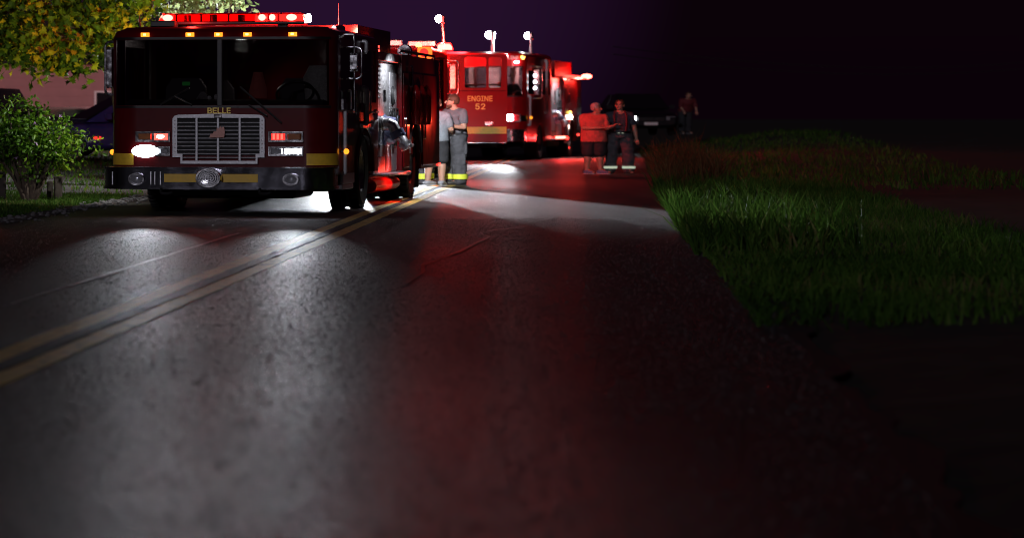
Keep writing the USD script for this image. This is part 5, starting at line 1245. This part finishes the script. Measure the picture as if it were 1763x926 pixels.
def stand(h=1.8, **kw):
    k = h / 1.8
    J = dict(pelvis=(0, 0, 0.96), chest=(0, 0.0, 1.30), neck=(0, 0.01, 1.51), head=(0, -0.01, 1.67), shl=(-0.19, 0, 1.43), shr=(0.19, 0, 1.43), ell=(-0.24, 0.02, 1.13), elr=(0.24, 0.02, 1.13), wrl=(-0.25, -0.05, 0.88), wrr=(0.25, -0.05, 0.88),
             hil=(-0.095, 0, 0.92), hir=(0.095, 0, 0.92), knl=(-0.11, -0.02, 0.50), knr=(0.11, -0.02, 0.50), anl=(-0.12, 0.02, 0.09), anr=(0.12, 0.02, 0.09), tol=(-0.13, -0.17, 0.04), tor=(0.13, -0.17, 0.04))
    J.update(kw)
    return {a: (tuple(np.array(v) * k) if isinstance(v, tuple) and a != 'face' else v) for a, v in J.items()}

# pair beside the near engine's tail
P, put, g = person('man in grey printed T-shirt, black shorts and grey trainers, half hidden by the near engine', (1.30, 43.6, 0.0), PI - 0.5,
    stand(1.76, face=(0.3, -0.9, 0), ell=(-0.25, -0.05, 1.15), wrl=(-0.16, -0.25, 1.05), elr=(0.25, -0.02, 1.14), wrr=(0.17, -0.24, 1.08), tol=(-0.08, -0.18, 0.04), tor=(0.10, -0.19, 0.04)),
    dict(hair='brown_hair', shirt='grey_shirt', hem=-0.12, lower='black_shorts', lower_name='shorts', leg=0.02, leg_to=0.46, shoe='trainer', sleeve=0.7), 'people standing beside the engines')
rr_ = random.Random(3)
for k in range(13):                                              # print on the back of the shirt
    a, z = rr_.uniform(-0.10, 0.10), rr_.uniform(1.18, 1.42)
    put(P, 'shirt_print', hull([(a + 0.03 * math.cos(w) * rr_.uniform(0.5, 1), 0.128 + q, z + 0.024 * math.sin(w) * rr_.uniform(0.5, 1)) for w in np.linspace(0, 2 * PI, 8) for q in (0, 0.012)]), 'print_yellow')
put(P, 'shirt_print', box(-0.11, 0.11, 0.126, 0.145, 1.12, 1.15, 0.003), 'print_white')

bk = dict(lower='bunker_cloth', lower_name='bunker_trousers', leg=0.042, leg_to=0.98, shoe='boot_rubber', boot=0.2, sole='boot_rubber')
J2 = stand(1.84, face=(-1, -0.12, 0), head=(-0.03, -0.02, 1.655), ell=(-0.16, -0.20, 1.16), wrl=(-0.30, -0.16, 1.15), elr=(0.13, -0.20, 1.14), wrr=(-0.10, -0.27, 1.17), chest=(0.02, 0, 1.31), shl=(-0.12, 0.12, 1.44), shr=(0.12, -0.12, 1.44),
           hil=(-0.06, 0.08, 0.92), hir=(0.06, -0.08, 0.92), knl=(-0.08, 0.09, 0.5), knr=(0.06, -0.1, 0.5), anl=(-0.04, 0.1, 0.09), anr=(0.08, -0.11, 0.09), tol=(-0.22, 0.1, 0.04), tor=(-0.10, -0.13, 0.04))
P, put, g = person('bearded firefighter in profile, grey T-shirt with braces and dark bunker trousers, beside the near engine', (1.60, 43.9, 0.0), 0.0, J2,
    dict(hair='brown_hair', shirt='charcoal_shirt', hem=0.1, bands=[(0.80, 0.05, 'lime_band'), (0.80, 0.018, 'silver_band')], **bk), 'people standing beside the engines')
put(P, 'brace_strap', tube([(0.10, -0.12, 1.03), (0.14, -0.155, 1.25), (0.13, -0.15, 1.42), (0.10, -0.06, 1.535), (0.13, 0.03, 1.42), (0.16, 0.06, 1.1)], 0.02, 6), 'black_trim')
put(P, 'brace_strap', tube([(-0.05, 0.16, 1.03), (-0.10, 0.16, 1.25), (-0.09, 0.17, 1.42), (-0.04, 0.1, 1.53), (0.1, 0.1, 1.42), (0.16, 0.06, 1.1)], 0.02, 6), 'black_trim')
put(P, 'beard', soft(Manifold.hull(ell((-0.07, -0.02, 1.60), (0.05, 0.065, 0.045)) + ell((-0.10, -0.02, 1.575), (0.03, 0.045, 0.03))), 0.02, 2), 'brown_hair')
put(P, 'knee_patch', box(0.0, 0.16, -0.215, -0.19, 0.42, 0.62, 0.02), 'bunker_cloth')
put(P, 'pocket', box(0.14, 0.19, -0.2, 0.0, 0.62, 0.84, 0.015), 'bunker_cloth')
put(P, 'belt', lathe([(0.19, -0.02), (0.205, -0.02), (0.205, 0.02), (0.19, 0.02), (0.19, -0.02)], 'z', 26).apply_translation((0, 0, 1.02)), 'black_trim')

P, put, g = person('firefighter almost hidden behind the near engine, only banded trouser legs and boots showing', (1.17, 44.3, 0.0), 1.3,
    stand(1.8, face=(0, -1, 0)), dict(hair='brown_hair', shirt='navy_shirt', bands=[(0.80, 0.055, 'lime_band'), (0.80, 0.02, 'silver_band')], **bk), 'people standing beside the engines')

# pair on the right
J4 = stand(1.74, face=(0.8, -0.62, 0), head=(0.05, -0.03, 1.65), neck=(0.03, 0, 1.50), ell=(-0.20, -0.12, 1.15), wrl=(0.10, -0.26, 1.16), elr=(0.24, -0.1, 1.15), wrr=(0.36, -0.22, 1.22), anl=(-0.12, 0.04, 0.09), anr=(0.13, 0.0, 0.09), tol=(-0.02, -0.13, 0.04), tor=(0.26, -0.14, 0.04))
P, put, g = person('white-haired person in loose coral T-shirt and dark shorts, reaching out one arm', (4.45, 52.7, 0.0), 0.0, J4,
    dict(hair='grey_hair', hair_low=-0.03, shirt='coral_shirt', hem=-0.42, lower='black_shorts', lower_name='shorts', leg=0.03, leg_to=0.44, shoe='blue_trainer', sleeve=0.75, wide=1.16), 'people talking on the road at right')
put(P, 'phone', box(0.40, 0.47, -0.29, -0.21, 1.27, 1.285, 0.004), 'black_trim')
J5 = stand(1.80, face=(-0.45, -0.9, 0), ell=(-0.27, -0.04, 1.15), wrl=(-0.30, -0.2, 1.20), elr=(0.27, 0.02, 1.13), wrr=(0.30, -0.03, 0.87), anl=(-0.17, 0.02, 0.09), anr=(0.17, 0.02, 0.09), knl=(-0.15, -0.02, 0.5), knr=(0.15, -0.02, 0.5), tol=(-0.2, -0.17, 0.04), tor=(0.2, -0.17, 0.04))
P, put, g = person('short-haired man in dark T-shirt and bunker trousers with pale ankle bands', (4.94, 52.9, 0.0), 0.0, J5,
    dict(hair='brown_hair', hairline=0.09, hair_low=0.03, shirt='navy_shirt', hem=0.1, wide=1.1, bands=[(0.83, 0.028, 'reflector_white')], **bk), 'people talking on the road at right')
for sx in (-1, 1):
    put(P, 'brace_strap', tube([(sx * 0.10, -0.15, 1.02), (sx * 0.11, -0.165, 1.25), (sx * 0.11, -0.13, 1.42), (sx * 0.09, -0.02, 1.53), (sx * 0.05, 0.13, 1.3)], 0.02, 6), 'red_jacket')
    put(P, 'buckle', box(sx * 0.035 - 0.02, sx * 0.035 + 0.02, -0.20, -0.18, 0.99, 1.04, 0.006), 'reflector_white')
put(P, 'belt', lathe([(0.205, -0.02), (0.222, -0.02), (0.222, 0.02), (0.205, 0.02), (0.205, -0.02)], 'z', 26).apply_translation((0, 0, 1.02)), 'black_trim')
put(P, 'clipboard', box(-0.40, -0.2, -0.30, -0.285, 1.18, 1.34, 0.005), 'black_trim')

# far off on the right
J6 = stand(1.78, face=(-0.3, -0.9, 0), chest=(0.02, -0.12, 1.26), neck=(0.02, -0.2, 1.43), head=(0.0, -0.27, 1.56), shl=(-0.17, -0.14, 1.38), shr=(0.21, -0.14, 1.38), ell=(-0.24, -0.2, 1.12), elr=(0.26, -0.2, 1.12), wrl=(-0.2, -0.32, 0.95), wrr=(0.25, -0.3, 0.92))
person('lone person in a red jacket stooping on the dark verge at far right', (10.2, 88.0, 0.55), 0.3, J6,
    dict(hair='brown_hair', shirt='red_jacket', sleeve=1.0, hem=-0.2, lower='black_shorts', lower_name='trousers', leg=0.03, leg_to=0.97, shoe='boot_rubber', wide=1.1), None)
# ---------------------------------------------------------------- haze
if HAZE > 0:
    mk('haze_air', {'v': ('principled_volume', {'color': (0.8, 0.8, 0.85), 'density': HAZE, 'anisotropy': 0.93})}, volume='v.volume')
    solo('haze', trimesh.creation.box(bounds=[[-905, -62, -1.5], [905, 1505, 7.0]]), 'haze_air', kind='stuff', smooth=False)
